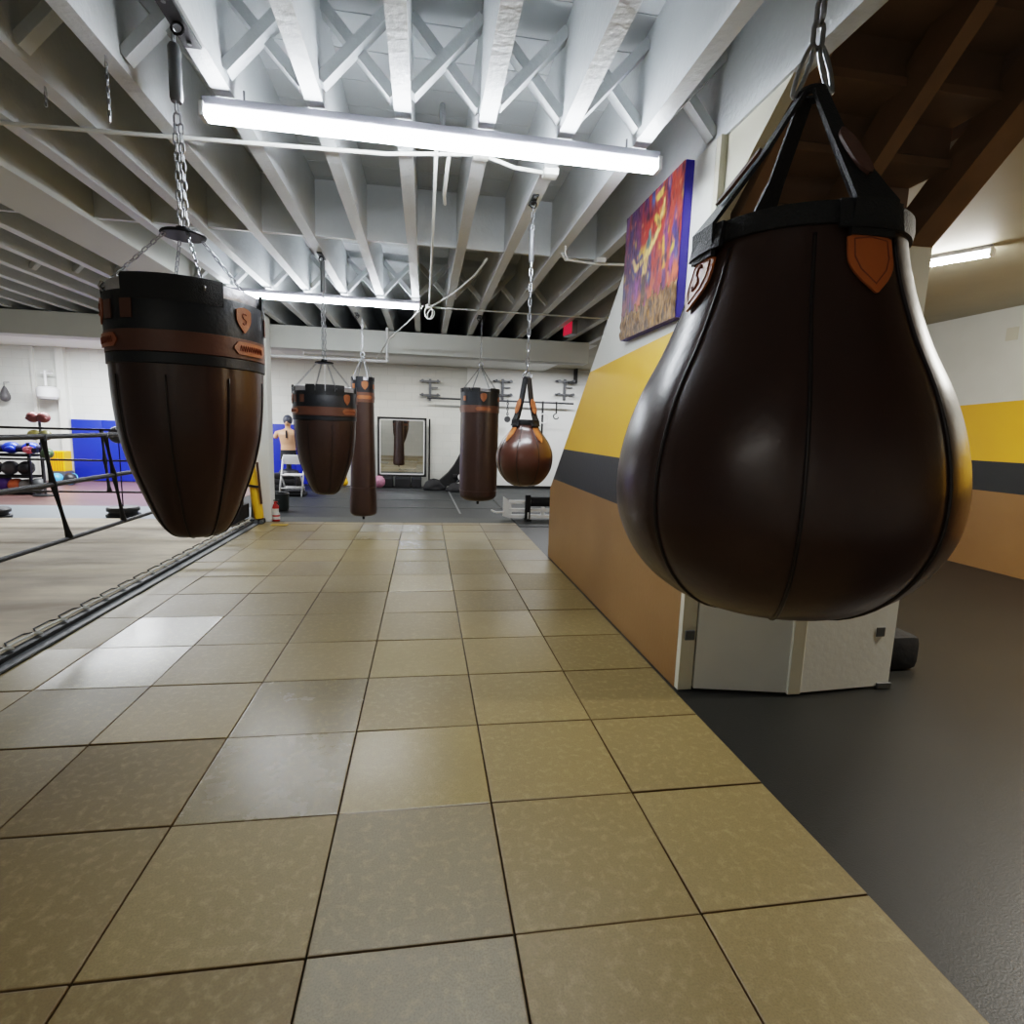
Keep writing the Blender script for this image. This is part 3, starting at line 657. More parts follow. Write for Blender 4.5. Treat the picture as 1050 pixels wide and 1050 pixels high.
# ------------------------------------------------------------------ painting
def painting():
    xf = 2.405; ya, yb, za, zb2 = 1.80, 2.75, 2.225, 3.10
    t = thing('canvas_painting', 'colourful abstract canvas of a figure with raised arms on the stair wall', 'painting', (2.46, (ya+yb)/2, za))
    obj('canvas_frame', MB().rbox((xf+.003, ya, za), (2.46, yb, zb2), .004), mat('painted_blue_edge', (52, 44, 150), .5, var=.1), t)
    NX, NY = 110, 120; vs = []; cols = []
    def seg(u, v, a, b, w):
        ax, ay = a; bx, by = b; dx, dy = bx-ax, by-ay; k = max(0, min(1, ((u-ax)*dx+(v-ay)*dy)/(dx*dx+dy*dy)))
        return max(0, 1-hypot(u-ax-k*dx, v-ay-k*dy)/w)
    def mix(a, b, f): f = max(0, min(1, f)); return tuple(x+(y-x)*f for x, y in zip(a, b))
    def color(u, v):                       # u 0 (far, left in view) .. 1 (near), v 0 bottom..1 top
        n = noise.noise(Vector((u*5, v*5, 1))); n2 = noise.noise(Vector((u*14, v*9, 5))); n3 = noise.noise(Vector((u*40, v*16, 9))); st_ = noise.noise(Vector((u*16, v*3, 3)))
        c = mix((44, 40, 120), (120, 40, 90), .5+.9*n)
        c = mix(c, (60, 90, 170), (n2-.1)*2)
        c = mix(c, (190, 52, 34), (st_+.05+(.25 if u > .55 else -.1))*2.2)
        c = mix(c, (150, 60, 160), (noise.noise(Vector((u*9, v*4, 21)))-.15)*2.5)
        if .34 < u < .72 and .60 < v < .92: c = mix(c, (200, 36, 24), 1.4-abs(v-.74)/.14)          # red sweep behind the figure
        c = mix(c, (250, 210, 40), 2.6*(noise.noise(Vector((u*11, v*7, 33)))-.28)*(1.6 if v < .62 else 1))
        if v < .45: c = mix(c, (226, 84, 44), (noise.noise(Vector((u*8, v*6, 44)))-.0)*2.4)
        body = max(seg(u, v, (.46, .62), (.44, .50), .075), seg(u, v, (.44, .5), (.42, .40), .06))
        arms = max(seg(u, v, (.42, .56), (.26, .52), .04), seg(u, v, (.26, .52), (.20, .60), .035), seg(u, v, (.50, .58), (.66, .70), .045), seg(u, v, (.66, .70), (.72, .86), .03))
        f = max(body, arms)+.35*n3
        c = mix(c, (240, 190, 90), f*3-.6); c = mix(c, (255, 226, 120), f*3-1.7)
        c = mix(c, (96, 150, 140), (seg(u, v, (.50, .72), (.48, .64), .06)+.4*n3)*3-1.0)
        c = mix(c, (246, 200, 60), (seg(u, v, (.58, .80), (.66, .72), .05)+.3*n3)*3-.9)
        c = mix(c, (250, 206, 70), (seg(u, v, (.60, .93), (.68, .94), .05)+.3*n3)*3-.9)
        c = mix(c, (88, 62, 34), (seg(u, v, (.43, .40), (.42, .12), .065)+.3*n3)*3-.7)
        c = mix(c, (244, 170, 50), (seg(u, v, (.74, .60), (.76, .40), .05)+.4*n3)*3-1.2)
        fs = noise.noise(Vector((u*45, v*10, 77))); c = mix(c, (34, 22, 52), (fs-.12)*2.2); c = mix(c, (232, 120, 70), (noise.noise(Vector((u*30, v*14, 88)))-.35)*3)
        g_ = sum(c)/3; c = mix(c, (g_*.8, g_*.72, g_*.72), .30)
        if u < .3: c = mix(c, (70, 50, 70), (.3-u)*1.6)
        gz = .22+.10*noise.noise(Vector((u*22, 0, 7)))+.06*(u-.4)
        if v < gz:
            c = mix((58, 40, 24), (150, 112, 70), .5+1.5*noise.noise(Vector((u*55, v*9, 12))))
        return c
    for i in range(NY+1):
        for j in range(NX+1):
            u = j/NX; v = i/NY; yy = yb+(ya-yb)*u; zz = za+(zb2-za)*v
            gz = 0; rel = .004*noise.noise(Vector((u*40, v*25, 0)))
            gz = .22+.10*noise.noise(Vector((u*22, 0, 7)))+.06*(u-.4)
            if v < gz: rel += .010*abs(noise.noise(Vector((u*60, v*12, 2))))*2
            vs.append(Vector((xf-max(0, rel)-.001, yy, zz))); c = color(u, v); cols.append(srgb(tuple(max(0, min(255, q)) for q in c)))
    mb = MB(); mb.v = vs
    for i in range(NY):
        for j in range(NX): a = i*(NX+1)+j; mb.f.append((a, a+1, a+NX+2, a+NX+1))
    m = bpy.data.materials.new('oil_paint'); m.use_nodes = True; nt = m.node_tree
    at_ = nt.nodes.new('ShaderNodeVertexColor'); at_.layer_name = 'paint'
    nt.links.new(at_.outputs['Color'], nt.nodes['Principled BSDF'].inputs['Base Color']); nt.nodes['Principled BSDF'].inputs['Roughness'].default_value = .45
    o = obj('painted_surface', mb, m, t, smooth=True)
    ca = o.data.color_attributes.new('paint', 'FLOAT_COLOR', 'POINT')
    for i, c in enumerate(cols): ca.data[i].color = c
painting()

# ------------------------------------------------------------------ boxing ring
ring = thing('boxing_ring', 'low boxing ring with beige canvas and black ropes at left', 'boxing ring', (-5, 3.4, 0))
obj('canvas', MB().rbox((XL+.3, -2.6, 0), (-1.66, 7.45, .05), .012), canvas_mat(), ring)
obj('edge_pad', MB().rbox((-1.665, -2.6, 0), (-1.60, 7.45, .045), .012), BLACKP, ring)
obj('edge_strip', MB().rbox((-1.60, -2.6, 0), (-1.528, 7.45, .016), .004), mat('grey_rubber_strip', (96, 98, 100), .5), ring)
lc = []; hem = MB()
y = -2.5; i = 0
while y < 7.3:
    lc += [(-1.675, y, .062), (-1.668, y+.22, .062), (-1.625, y+.235, .058), (-1.668, y+.25, .064)]
    hem.tube([(-1.70, y+.02, .052), (-1.735, y+.06, .056), (-1.735, y+.22, .056), (-1.70, y+.26, .052)], .006, 5)
    y += .27
obj('lacing', MB().tube(lc, .008, 6), mat('white_cord', (214, 214, 206), .6), ring)
obj('canvas_hem', hem, BLACKP, ring)
RX, RY = -2.0, 7.2
for z, r in ((1.37, .021), (.99, .021), (.52, .019)):
    obj('rope', MB().tube([(RX, -2.2+9.4*i/20, z-.012*sin(pi*i/20)) for i in range(21)], r, 10), ROPE, ring, smooth=True)
for z, r in ((1.357, .017), (.925, .015), (.478, .015)):
    obj('rope', MB().tube([(RX+(XL+.9-RX)*i/20, RY, z-.012*sin(pi*i/20)) for i in range(21)], r, 10), ROPE, ring, smooth=True)
def spacer(p0, p1, p2, w):
    mb = MB(); pts = [Vector(p0), Vector(p1), Vector(p2)]
    P = []; rs = []
    for a, b in zip(pts, pts[1:]):
        for k in range(7):
            f = k/7; P.append(a.lerp(b, f)); rs.append(w*(.46+.42*abs(2*f-1)**2))
    P.append(pts[-1]); rs.append(w*.95)
    return mb.tube(P, rs, 10)
for y0, y1, y2 in ((3.40, 3.47, 3.62), (4.26, 4.36, 4.48)):
    obj('rope_spacer', spacer((RX, y0, 1.37), (RX, y1, .99), (RX, y2, .52), .030), BLACKP, ring, smooth=True)
for xa in (-3.55, -5.6, -7.4): obj('rope_spacer', spacer((xa, RY, 1.357), (xa+.02, RY, .925), (xa+.05, RY, .478), .036), BLACKP, ring, smooth=True)
for px_, py_ in ((-1.80, 7.36), (-1.80, -2.4), (XL+.6, 7.36)):
    obj('corner_post', MB().tube([(px_, py_, .05), (px_, py_, 1.5)], .045, 14), STEEL, ring, smooth='auto')
    for z in (1.365, .96, .5):
        sgx = -1 if px_ > -5 else 1; obj('turnbuckle', MB().tube([(px_, py_, z), (px_+sgx*.2, py_+(-.16 if py_ > 0 else .2), z)], .02, 8), STEEL, ring)
pc = at(4, 684, 2, .03)
obj('corner_pad', MB().rbox((-1.70, pc.y-.13, .0), (-1.60, pc.y+.02, .075), .02), BLACKC, ring)
# frame and padded post at the ring corner by the column
hp = thing('ring_corner_stand', 'pale post with black pad and curved chrome foot at the ring corner', 'stand', (-1.80, 6.75, .05))
q = lambda a_, b_, X_=-1.70: tuple(at(a_, b_, 0, X_))
obj('post', MB().tube([q(259, 541), q(259.5, 520), q(258, 490)], .03, 12), GREYM, hp, smooth='auto')
obj('foot_bar', MB().tube([q(235, 543), q(246, 541), q(254, 536), q(257, 531)], .022, 8), WMETAL, hp, smooth=True)
k0, k1 = at(238, 538, 0, -1.74), at(257, 515, 0, -1.74)
obj('pad', MB().rbox((-1.84, k0.y, .06), (-1.74, k1.y-.05, k1.z), .03), BLACKC, hp, smooth='auto')
yp = thing('yellow_padded_post', 'yellow padded post with dark strap leaning against the white column', 'pad', (-1.62, 7.35, 0))
a, b = Vector((-1.55, 7.40, .07)), Vector((-1.70, 7.50, 1.12))
obj('pad', MB().tube([a, a.lerp(b, .3), a.lerp(b, .6), a.lerp(b, .9), b], [.07, .075, .07, .05, .02], 14), YELLOW, yp, smooth='auto')
obj('strap', MB().bar((-1.70, 7.36, .58), (-1.53, 7.36, .56), .03, .035), BLACKP, yp)
obj('side_bar', MB().bar((-1.50, 7.36, .30), (-1.55, 7.38, .93), .028, .03), mat('dark_brown_bar', (70, 44, 26), .6), yp)
obj('base', MB().rbox((-1.66, 7.30, -.001), (-1.47, 7.46, .07), .015), BLACKP, yp)
for dx in (-.03, .05): obj('caster', MB().tube([(-1.54+dx, 7.27, .035), (-1.54+dx, 7.295, .035)], .032, 14), GREYM, yp, smooth='auto')
fe = thing('fire_extinguisher', 'red and white fire extinguisher standing at the foot of the white column', 'fire extinguisher', (-1.40, 7.42, 0))
ex, ey = -1.355, 7.60
obj('cylinder', MB().lathe([(.0005, 0), (.05, 0), (.055, .015), (.055, .21), (.04, .26), (.02, .275), (.0005, .275)], (ex, ey, .002), 24), RED, fe, smooth='auto')
obj('paper_label', MB().lathe([(.056, .10), (.0565, .10), (.0565, .20), (.056, .20)], (ex, ey, 0), 24), WHITE, fe)
obj('white_band', MB().lathe([(.056, .03), (.0565, .03), (.0565, .075), (.056, .075)], (ex, ey, 0), 24), WHITE, fe)
obj('valve', MB().rbox((ex-.028, ey-.02, .27), (ex+.028, ey+.02, .31), .008), RED, fe)
obj('handle', MB().bar((ex-.03, ey, .325), (ex+.05, ey-.01, .335), .025, .018), BLACKP, fe)
obj('hose', MB().tube([(ex+.02, ey-.03, .30), (ex+.062, ey-.04, .25), (ex+.062, ey-.04, .14)], .009, 8), BLACKP, fe)
tag(obj('yellow_cloth', MB().rbox((-1.33, 7.16, .0), (-1.10, 7.28, .012), .005), mat('dull_yellow_cloth', (196, 160, 70), .8)), 'flat yellow rag on the tiles by the fire extinguisher', 'cloth')

# ------------------------------------------------------------------ double-end balls behind the ring
def stand_ball(x, y, label, zt):
    t = thing('double_end_ball', label, 'punching ball', (x, y, .01))
    obj('ball', MB().ball((x, y, zt), .13, 24), BLACKLEA, t, smooth=True)
    obj('cord', MB().tube([(x, y, .17), (x, y, zt-.12)], .010, 6), BLACKP, t)
    obj('upper_cord', MB().tube([(x, y, zt+.12), (x, y, JZ)], .008, 6), BLACKP, t)
    obj('base', MB().lathe([(.0005, 0), (.22, 0), (.23, .02), (.23, .05), (.19, .065), (.19, .09), (.22, .10), (.22, .14), (.20, .16), (.0005, .17)], (x, y, .01), 32), BLACKP, t, smooth='auto')
p = at(127, 530, 2, .01); q = at(121, 446, 1, p.y)
stand_ball(p.x, p.y, 'black double-end ball on a cord with stacked round base, behind the ring ropes', q.z)
p = at(-8, 532, 2, .01)
stand_ball(p.x, p.y, 'black stacked base and ball at the far left behind the ring', 1.0)

# ------------------------------------------------------------------ ball rack
RYK = 10.6
rk = thing('ball_rack', 'black three-tier rack of balls beyond the ring at left', 'rack', (-7.3, RYK, 0))
zr = [.03, .35, .76]
xl, xr = -8.8, -6.5
for x in (xl, xr):
    for yy in (RYK-.18, RYK+.18): obj('post', MB().box((x-.02, yy-.02, 0), (x+.02, yy+.02, 1.0)), BLACKM, rk)
for z in zr:
    o = obj('shelf', MB().tube([(xl, RYK-.12, z), (xr, RYK-.12, z)], .018, 8).tube([(xl, RYK+.12, z), (xr, RYK+.12, z)], .018, 8).box((xl, RYK-.14, z-.03), (xr, RYK+.14, z-.018)), BLACKM, rk)
ballcols = {'purple': (92, 64, 150), 'orange': (226, 120, 70), 'light grey': (150, 150, 146), 'dark grey': (74, 76, 78), 'black': (26, 26, 30), 'blue': (36, 62, 190), 'pale grey': (176, 174, 168), 'light blue': (84, 160, 222), 'pink': (214, 110, 120)}
def ball(x, y, z, r, c, label, group, stripe=None):
    t = thing('medicine_ball', label, 'medicine ball', (x, y, z-r), group)
    obj('shell', MB().ball((x, y, z), r, 24), mat('ball_'+c.replace(' ', '_'), ballcols[c], .45), t, smooth=True)
    mb = MB().tube([(x+(r+.001)*cos(a), y+(r+.001)*sin(a)*.5, z+(r+.001)*sin(a)*.86) for a in [2*pi*i/24 for i in range(24)]], .012, 6, closed=True)
    obj('seam_band', mb, mat('ball_'+(stripe or 'black').replace(' ', '_'), ballcols[stripe or 'black'], .45), t, smooth=True)
    return t
bxp = lambda px_: at(px_, 495, 1, RYK).x
row = [(bxp(3), 'purple', None, 'purple ball in the bottom row of the rack, beside the orange one', .15), (bxp(16), 'orange', 'black', 'orange and black ball in the bottom row of the rack', .125),
       (bxp(27), 'light grey', 'black', 'light grey ball right of the orange one, bottom row of the rack', .12), (bxp(39), 'dark grey', None, 'dark grey ball near the right end of the bottom row of the rack', .13)]
for i, (x, c, s_, lb, r_) in enumerate(row): ball(x, RYK, zr[0]+.02+r_, r_, c, lb, 'balls on the bottom tier of the rack', s_)
for i, x in enumerate((-8.62, -8.36, -8.10, -7.84, -7.58)): ball(x, RYK, zr[0]+.15, .13, ['dark grey', 'black', 'light grey', 'pale grey', 'black'][i], ['dark grey ball at the left end of the bottom tier of the rack', 'black ball second from the left end of the bottom rack tier', 'light grey ball third from the left end of the bottom rack tier', 'pale grey ball in the middle of the bottom rack tier', 'black ball left of the purple one on the bottom rack tier'][i], 'balls on the bottom tier of the rack')
for i in range(8):
    x = -8.62+.278*i
    ball(x, RYK, zr[1]+.155, .135, 'black' if i != 6 else 'dark grey', 'black ball on the middle tier of the rack' if i != 6 else 'dark grey ball on the middle tier of the rack', 'balls on the middle tier of the rack' if i != 6 else None, 'dark grey')
def glove(x, y, z, mt, label, group, s=1, rz=0):
    t = thing('boxing_glove', label, 'boxing glove', (x, y, z), group)
    o = Vector((x, y, z))
    obj('mitt', MB().ball(o+Vector((0, 0, .075*s)), .082*s, 20, 1.25, .95, .9), mt, t, smooth=True)
    obj('thumb', MB().ball(o+Vector((.03*s, -.075*s, .065*s)), .036*s, 14, 1.6, 1, 1), mt, t, smooth=True)
    obj('cuff', MB().tube([o+Vector((.07*s, 0, .07*s)), o+Vector((.155*s, 0, .065*s))], .05*s, 14), mat('cuff_dark', (40, 44, 70), .5), t, smooth='auto')
    return t
bg = mat('blue_glove_vinyl', (30, 56, 190), .35)
for x in (-8.6, -8.26, -7.92, -7.58, -7.24, -6.90, -6.56):
    glove(x, RYK, zr[2]+.02, bg, 'blue boxing glove on the top tier of the rack', 'blue gloves on the top tier of the rack', 1.5)
p = at(40, 459, 1, 10.3)
glove(-6.42+.0, 10.3, .80, mat('pink_glove_vinyl', (206, 96, 108), .4), 'pink boxing glove hanging at the right end of the rack', None, .95)
# glove stand
gs = at(40, 428, 1, 10.35)
t = thing('glove_stand', 'tall metal stand holding brown gloves above the ball rack', 'stand', (gs.x, 10.35, 0))
obj('pole', MB().tube([(gs.x, 10.35, .03), (gs.x, 10.35, gs.z-.05)], .022, 10), STEEL, t)
obj('base', MB().lathe([(.0005, 0), (.2, 0), (.2, .02), (.04, .04), (.0005, .04)], (gs.x, 10.35, 0), 28), BLACKM, t)
obj('crossbar', MB().tube([(gs.x-.1, 10.35, gs.z-.06), (gs.x+.1, 10.35, gs.z-.06)], .012, 8).tube([(gs.x-.14, 10.35, gs.z-.40), (gs.x+.14, 10.35, gs.z-.40)], .012, 8), STEEL, t)
for k, (dx, col, nm, dz) in enumerate(((-.085, (112, 64, 62), 'brown', -.05), (.095, (112, 64, 62), 'brown', -.05), (-.09, (150, 140, 70), 'olive patterned', -.38), (.10, (96, 92, 52), 'olive patterned', -.38), (.10, (70, 96, 64), 'dark green', -.72))):
    o = Vector((gs.x+dx, 10.35, gs.z+dz))
    g = thing('boxing_glove', ('%s boxing glove on the %s of the glove stand, %s one' % (nm, ('top' if k < 2 else 'middle'), ('left' if dx < 0 else 'right'))) if k < 4 else 'dark green glove low on the glove stand', 'boxing glove', o)
    obj('mitt', MB().ball(o+Vector((0, -.03, .05)), .105, 18, 1.05, .95, .95), mat('glove_%d' % k, col, .4, var=.4 if k > 1 else .1, scale=25), g, smooth=True)
    obj('thumb', MB().ball(o+Vector((-.05 if dx < 0 else .05, -.09, .03)), .034, 12, 1.3, 1, 1), mat('glove_%d' % k, col), g, smooth=True)
p = at(58.5, 491, 2, .13)
ball(p.x, p.y, .13, .13, 'light blue', 'light blue ball on the floor right of the rack', None)
ball(p.x+.285, p.y-.02, .135, .135, 'black', 'black ball with light blue band on the floor before the blue wall mat', None, 'light blue')
c = at(61, 478, 1, 12.6)
cr = thing('yellow_crate', 'yellow plastic ribbed crate against the wall beside the blue mat', 'crate', (c.x, 12.6, 0))
obj('crate_body', MB().rbox((c.x-.16, 12.5, .28), (c.x+.16, 12.8, .74), .02), mat('yellow_plastic', (244, 180, 30), .4), cr)
rb = MB()
for k in range(6): rb.box((c.x-.14+.052*k, 12.485, .30), (c.x-.12+.052*k, 12.5, .72))
obj('ribs', rb, mat('orange_plastic', (238, 140, 26), .4), cr)
tag(obj('grey_box', MB().rbox((c.x-.17, 12.48, 0), (c.x+.17, 12.82, .28), .01), GREYM), 'grey box under the yellow crate', 'box')

# ------------------------------------------------------------------ blue wall mats
def bluemat(x0, x1, z1, label):
    t = thing('wall_mat', label, 'wall mat', ((x0+x1)/2, 13.1, .02), None)
    n = max(1, round((x1-x0)/.62)); w = (x1-x0)/n
    for k in range(n): obj('panel', MB().rbox((x0+k*w+.002, 13.12, .02), (x0+(k+1)*w-.002, 13.2, z1), .015), BLUE, t, smooth='auto')
bluemat(-7.25, -4.6, 1.46, 'wide blue padded mat on the wall behind the ring')
bluemat(-2.88, -1.62, 1.50, 'blue padded mat on the wall behind the torso dummy')
# speed bag on wall and white drum
p = at(7, 404, 1, 13.1)
t = thing('speed_bag', 'small dark speed bag hanging on the white wall at far left', 'speed bag', (p.x, 13.05, p.z-.15))
obj('bladder', MB().lathe(smoothprof([(.001, .19), (.03, .15), (.07, .05), (.10, -.05), (.09, -.12), (.05, -.16), (.001, -.175)], 3), (p.x, 13.04, p.z), 24), mat('grey_leather', (84, 82, 84), .5), t, smooth=True)
obj('hook', MB().tube([(p.x, 13.04, p.z+.17), (p.x, 13.04, p.z+.26), (p.x, 13.2, p.z+.27)], .008, 6), STEEL, t)
p = at(51, 402, 1, 13.0)
t = thing('wall_drum_fan', 'white round fixture with a bracket mounted on the wall above the rack', 'fan', (p.x, 13.0, p.z-.2))
obj('drum', MB().lathe([(.0005, -.16), (.17, -.16), (.21, -.11), (.21, .07), (.15, .12), (.0005, .13)], (p.x, 12.93, p.z), 28), WMETAL, t, smooth='auto')
obj('bottom_rim', MB().lathe([(.0005, -.18), (.15, -.18), (.17, -.16), (.0005, -.16)], (p.x, 12.93, p.z), 28), GREYM, t)
obj('bracket', MB().tube([(p.x-.04, 12.95, p.z+.14), (p.x-.04, 12.95, p.z+.46), (p.x-.04, 13.2, p.z+.48)], .03, 10).tube([(p.x-.14, 12.98, p.z+.42), (p.x+.10, 12.98, p.z+.42)], .02, 8), WMETAL, t)
tag(obj('green_poster', MB().box((-3.05, 13.185, 1.12), (-2.93, 13.199, 1.85)), mat('green_paper', (60, 140, 110), .6)), 'narrow green strip sign on the wall behind the column', 'sign')

# ------------------------------------------------------------------ torso dummy
def P12(px_, py_, Y=12.35): return at(px_, py_, 1, Y)
DYY = 12.35
h = P12(294.5, 427); sh_ = P12(295, 444); ws = P12(296, 458); kx = (h.x+ws.x)/2
t = thing('torso_dummy', 'tan rubber torso dummy with dark headgear before the blue mat', 'dummy', (kx, DYY, 0))
zt = h.z
sec = [(.0, 0.001), ]
mb = MB()
def ell(secs):
    o = len(mb.v); n = 24
    for z, rx, ry, dy in secs:
        for k in range(n): a = 2*pi*k/n; mb.v.append(Vector((kx+rx*cos(a), DYY+dy+ry*sin(a), z)))
    for i in range(len(secs)-1):
        for k in range(n): l = (k+1) % n; mb.f.append((o+i*n+k, o+i*n+l, o+(i+1)*n+l, o+(i+1)*n+k))
    mb.f.append(tuple(o+k for k in range(n))); mb.f.append(tuple(o+(len(secs)-1)*n+k for k in range(n)))
ell([(zt-.92, .15, .11, 0), (zt-.80, .17, .12, 0), (zt-.66, .165, .115, 0), (zt-.52, .19, .13, -.01), (zt-.42, .215, .135, -.01), (zt-.36, .235, .115, 0), (zt-.33, .20, .095, 0), (zt-.30, .10, .07, 0), (zt-.27, .06, .06, 0), (zt-.22, .058, .062, 0), (zt-.19, .07, .08, -.01), (zt-.12, .078, .095, -.015), (zt-.05, .07, .085, -.01), (zt-.01, .035, .04, 0)])
for s in (-1, 1):
    mb.tube([(kx+s*.16, DYY, zt-.375), (kx+s*.24, DYY, zt-.40), (kx+s*.275, DYY-.01, zt-.47), (kx+s*.27, DYY-.02, zt-.52)], [.06, .066, .058, .045], 12)
mb.tube([(kx, DYY-.11, zt-.13), (kx, DYY-.13, zt-.16), (kx, DYY-.10, zt-.18)], [.01, .018, .01], 8)
o = obj('torso', mb, SKIN, t, smooth=True)
rm = o.modifiers.new('remesh', 'REMESH'); rm.mode = 'VOXEL'; rm.voxel_size = .014; rm.use_smooth_shade = True
hg = MB(); hg.ball((kx, DYY+.005, zt-.085), .122, 22, .86, 1.0, 1.02); 
obj('headgear', hg, mat('grey_blue_headgear', (58, 62, 76), .5), t, smooth=True)
obj('chest_mark', MB().rbox((kx-.022, DYY-.16, zt-.50), (kx+.022, DYY-.145, zt-.32), .008), BLACKP, t)
obj('trunks', MB().lathe([(.0005, zt-1.02), (.19, zt-1.02), (.185, zt-.9), (.175, zt-.78), (.0005, zt-.77)], (kx, DYY, 0), 24, 1, .8), BLACKC, t, smooth='auto')
obj('stand_base', MB().lathe([(.0005, 0), (.27, 0), (.28, .05), (.27, .30), (.20, .42), (.06, .46), (.05, zt-1.0), (.0005, zt-1.0)], (kx, DYY, 0.004), 28), BLACKP, t, smooth='auto')

# ------------------------------------------------------------------ folding chair
p = at(299, 502, 2, 0); cx, cy = -1.83, 10.9
t = thing('folding_chair', 'white folding chair half hidden behind the far bullet bag', 'chair', (cx, cy, 0))
rr = .013
for s in (-1, 1):
    x = cx+s*.22
    obj('leg', MB().tube([(x, cy-.26, .0), (x, cy-.03, .45), (x, cy+.14, .80), (x-s*.03, cy+.155, .85)], rr*1.3, 8), WMETAL, t, smooth=True)
    obj('leg', MB().tube([(x-s*.03, cy+.28, .0), (x-s*.03, cy-.16, .44)], rr*1.3, 8), WMETAL, t, smooth=True)
obj('seat', MB().rbox((cx-.20, cy-.22, .43), (cx+.20, cy+.17, .46), .012), WMETAL, t)
obj('backrest', MB().rbox((cx-.215, cy+.11, .66), (cx+.215, cy+.15, .86), .02), WMETAL, t, smooth='auto')
obj('crossbar', MB().tube([(cx-.21, cy-.17, .17), (cx+.21, cy-.17, .17)], rr, 8).tube([(cx-.20, cy+.19, .16), (cx+.20, cy+.19, .16)], rr, 8), WMETAL, t)
# stools, plates
p = at(287.5, 523, 2, 0)
t = thing('rubber_bucket', 'dark round rubber tub on the floor right of the white column', 'tub', (p.x, p.y, 0))
obj('tub', MB().lathe([(.0005, 0), (.13, 0), (.145, .03), (.15, .27), (.155, .29), (.14, .29), (.125, .05), (.0005, .045)], (p.x, p.y, .004), 32), mat('dark_green_rubber', (36, 42, 40), .5), t, smooth='auto')
obj('rim', MB().tube([(p.x+.15*cos(a), p.y+.15*sin(a), .292) for a in [2*pi*i/24 for i in range(24)]], .012, 6, closed=True), BLACKP, t)
p = at(301, 508, 2, 0)
tag(obj('folded_mat', MB().rbox((p.x-.25, p.y-.2, .004), (p.x+.25, p.y+.25, .06), .03).rbox((p.x-.2, p.y-.12, .06), (p.x+.2, p.y+.2, .11), .025), BLACKC, smooth='auto'), 'dark folded mat on the floor in front of the white chair', 'mat')
p = at(283, 500, 2, 0)
for k in range(3):
    tg = tag(obj('step_platform', MB().rbox((-2.5, 11.85, .004+.13*k), (-2.02, 12.15, .125+.13*k), .02), BLACKP, smooth='auto'), 'black step platform in the stack at the foot of the torso dummy, %s one' % ('bottom', 'middle', 'top')[k], 'step', 'stacked black steps')
p = at(353, 499, 2, 0)
tag(obj('yellow_kettlebell', MB().ball((p.x, p.y, .11), .10, 18).tube([(p.x-.06, p.y, .18), (p.x-.05, p.y, .27), (p.x+.05, p.y, .27), (p.x+.06, p.y, .18)], .014, 8), YELLOW, smooth=True), 'small yellow kettlebell on the floor behind the far bullet bag', 'kettlebell')

# ------------------------------------------------------------------ mirror and things beneath
a = at(387, 427, 1, 12.9); b = at(437, 489, 1, 12.9)
mx0, mx1, mz0, mz1 = a.x, b.x, b.z, a.z
t = thing('framed_mirror', 'black framed wall mirror at the far end reflecting the gym', 'mirror', ((mx0+mx1)/2, 12.9, mz0))
fr = .05
obj('frame', MB().rbox((mx0, 12.88, mz0), (mx0+fr, 12.93, mz1), .008).rbox((mx1-fr, 12.88, mz0), (mx1, 12.93, mz1), .008).rbox((mx0, 12.88, mz0), (mx1, 12.93, mz0+fr), .008).rbox((mx0, 12.88, mz1-fr), (mx1, 12.93, mz1), .008), BLACKP, t)
obj('inner_trim', MB().box((mx0+fr, 12.892, mz0+fr), (mx0+fr+.025, 12.9, mz1-fr)).box((mx1-fr-.025, 12.892, mz0+fr), (mx1-fr, 12.9, mz1-fr)).box((mx0+fr, 12.892, mz0+fr), (mx1-fr, 12.9, mz0+fr+.025)).box((mx0+fr, 12.892, mz1-fr-.025), (mx1-fr, 12.9, mz1-fr)), WMETAL, t)
mm = mat('mirror_silver', (238, 240, 240), .02, 1, var=0)
obj('glass', MB().add([(mx0+fr, 12.90, mz0+fr), (mx1-fr, 12.90, mz0+fr), (mx1-fr, 12.902, mz1-fr), (mx0+fr, 12.902, mz1-fr)], [(0, 1, 2, 3)]), mm, t)
obj('back_board', MB().box((mx0+.01, 12.905, mz0+.01), (mx1-.01, 12.925, mz1-.01)), BLACKP, t)
bxs = [(.02, .28, 'black box under the mirror, at its left end'), (.34, .72, 'wide dark box under the middle of the mirror'), (.76, 1.0, 'black box under the mirror, at its right end')]
for f0, f1, lb in bxs:
    x0_, x1_ = mx0+(mx1-mx0)*f0*.82+.1, mx0+(mx1-mx0)*f1*.82+.1
    t = thing('equipment_box', lb, 'box', ((x0_+x1_)/2, 12.95, 0), 'boxes under the mirror')
    obj('box_body', MB().rbox((x0_, 12.78, .003), (x1_, 13.1, mz0-.005), .01), BLACKP, t)
    obj('lid', MB().rbox((x0_-.005, 12.775, mz0-.06), (x1_+.005, 13.1, mz0-.03), .004), STEEL, t)
p = at(388.5, 491, 1, 12.6)
t = thing('pink_pom_ball', 'small pink speckled ball at the left foot of the mirror', 'ball', (p.x, 12.6, .003))
obj('ball', MB().ball((p.x, 12.6, .16), .155, 20), mat('pink_speckle', (172, 116, 140), .6, var=.6, scale=18), t, smooth=True)
obj('valve', MB().ball((p.x, 12.445, .18), .014, 8), BLACKP, t)
x = mx1+.075
tag(obj('black_pole', MB().tube([(x, 12.98, .003), (x+.0, 13.08, 1.75)], .022, 8), BLACKM), 'thin black pole leaning on the wall right of the mirror', 'pole')
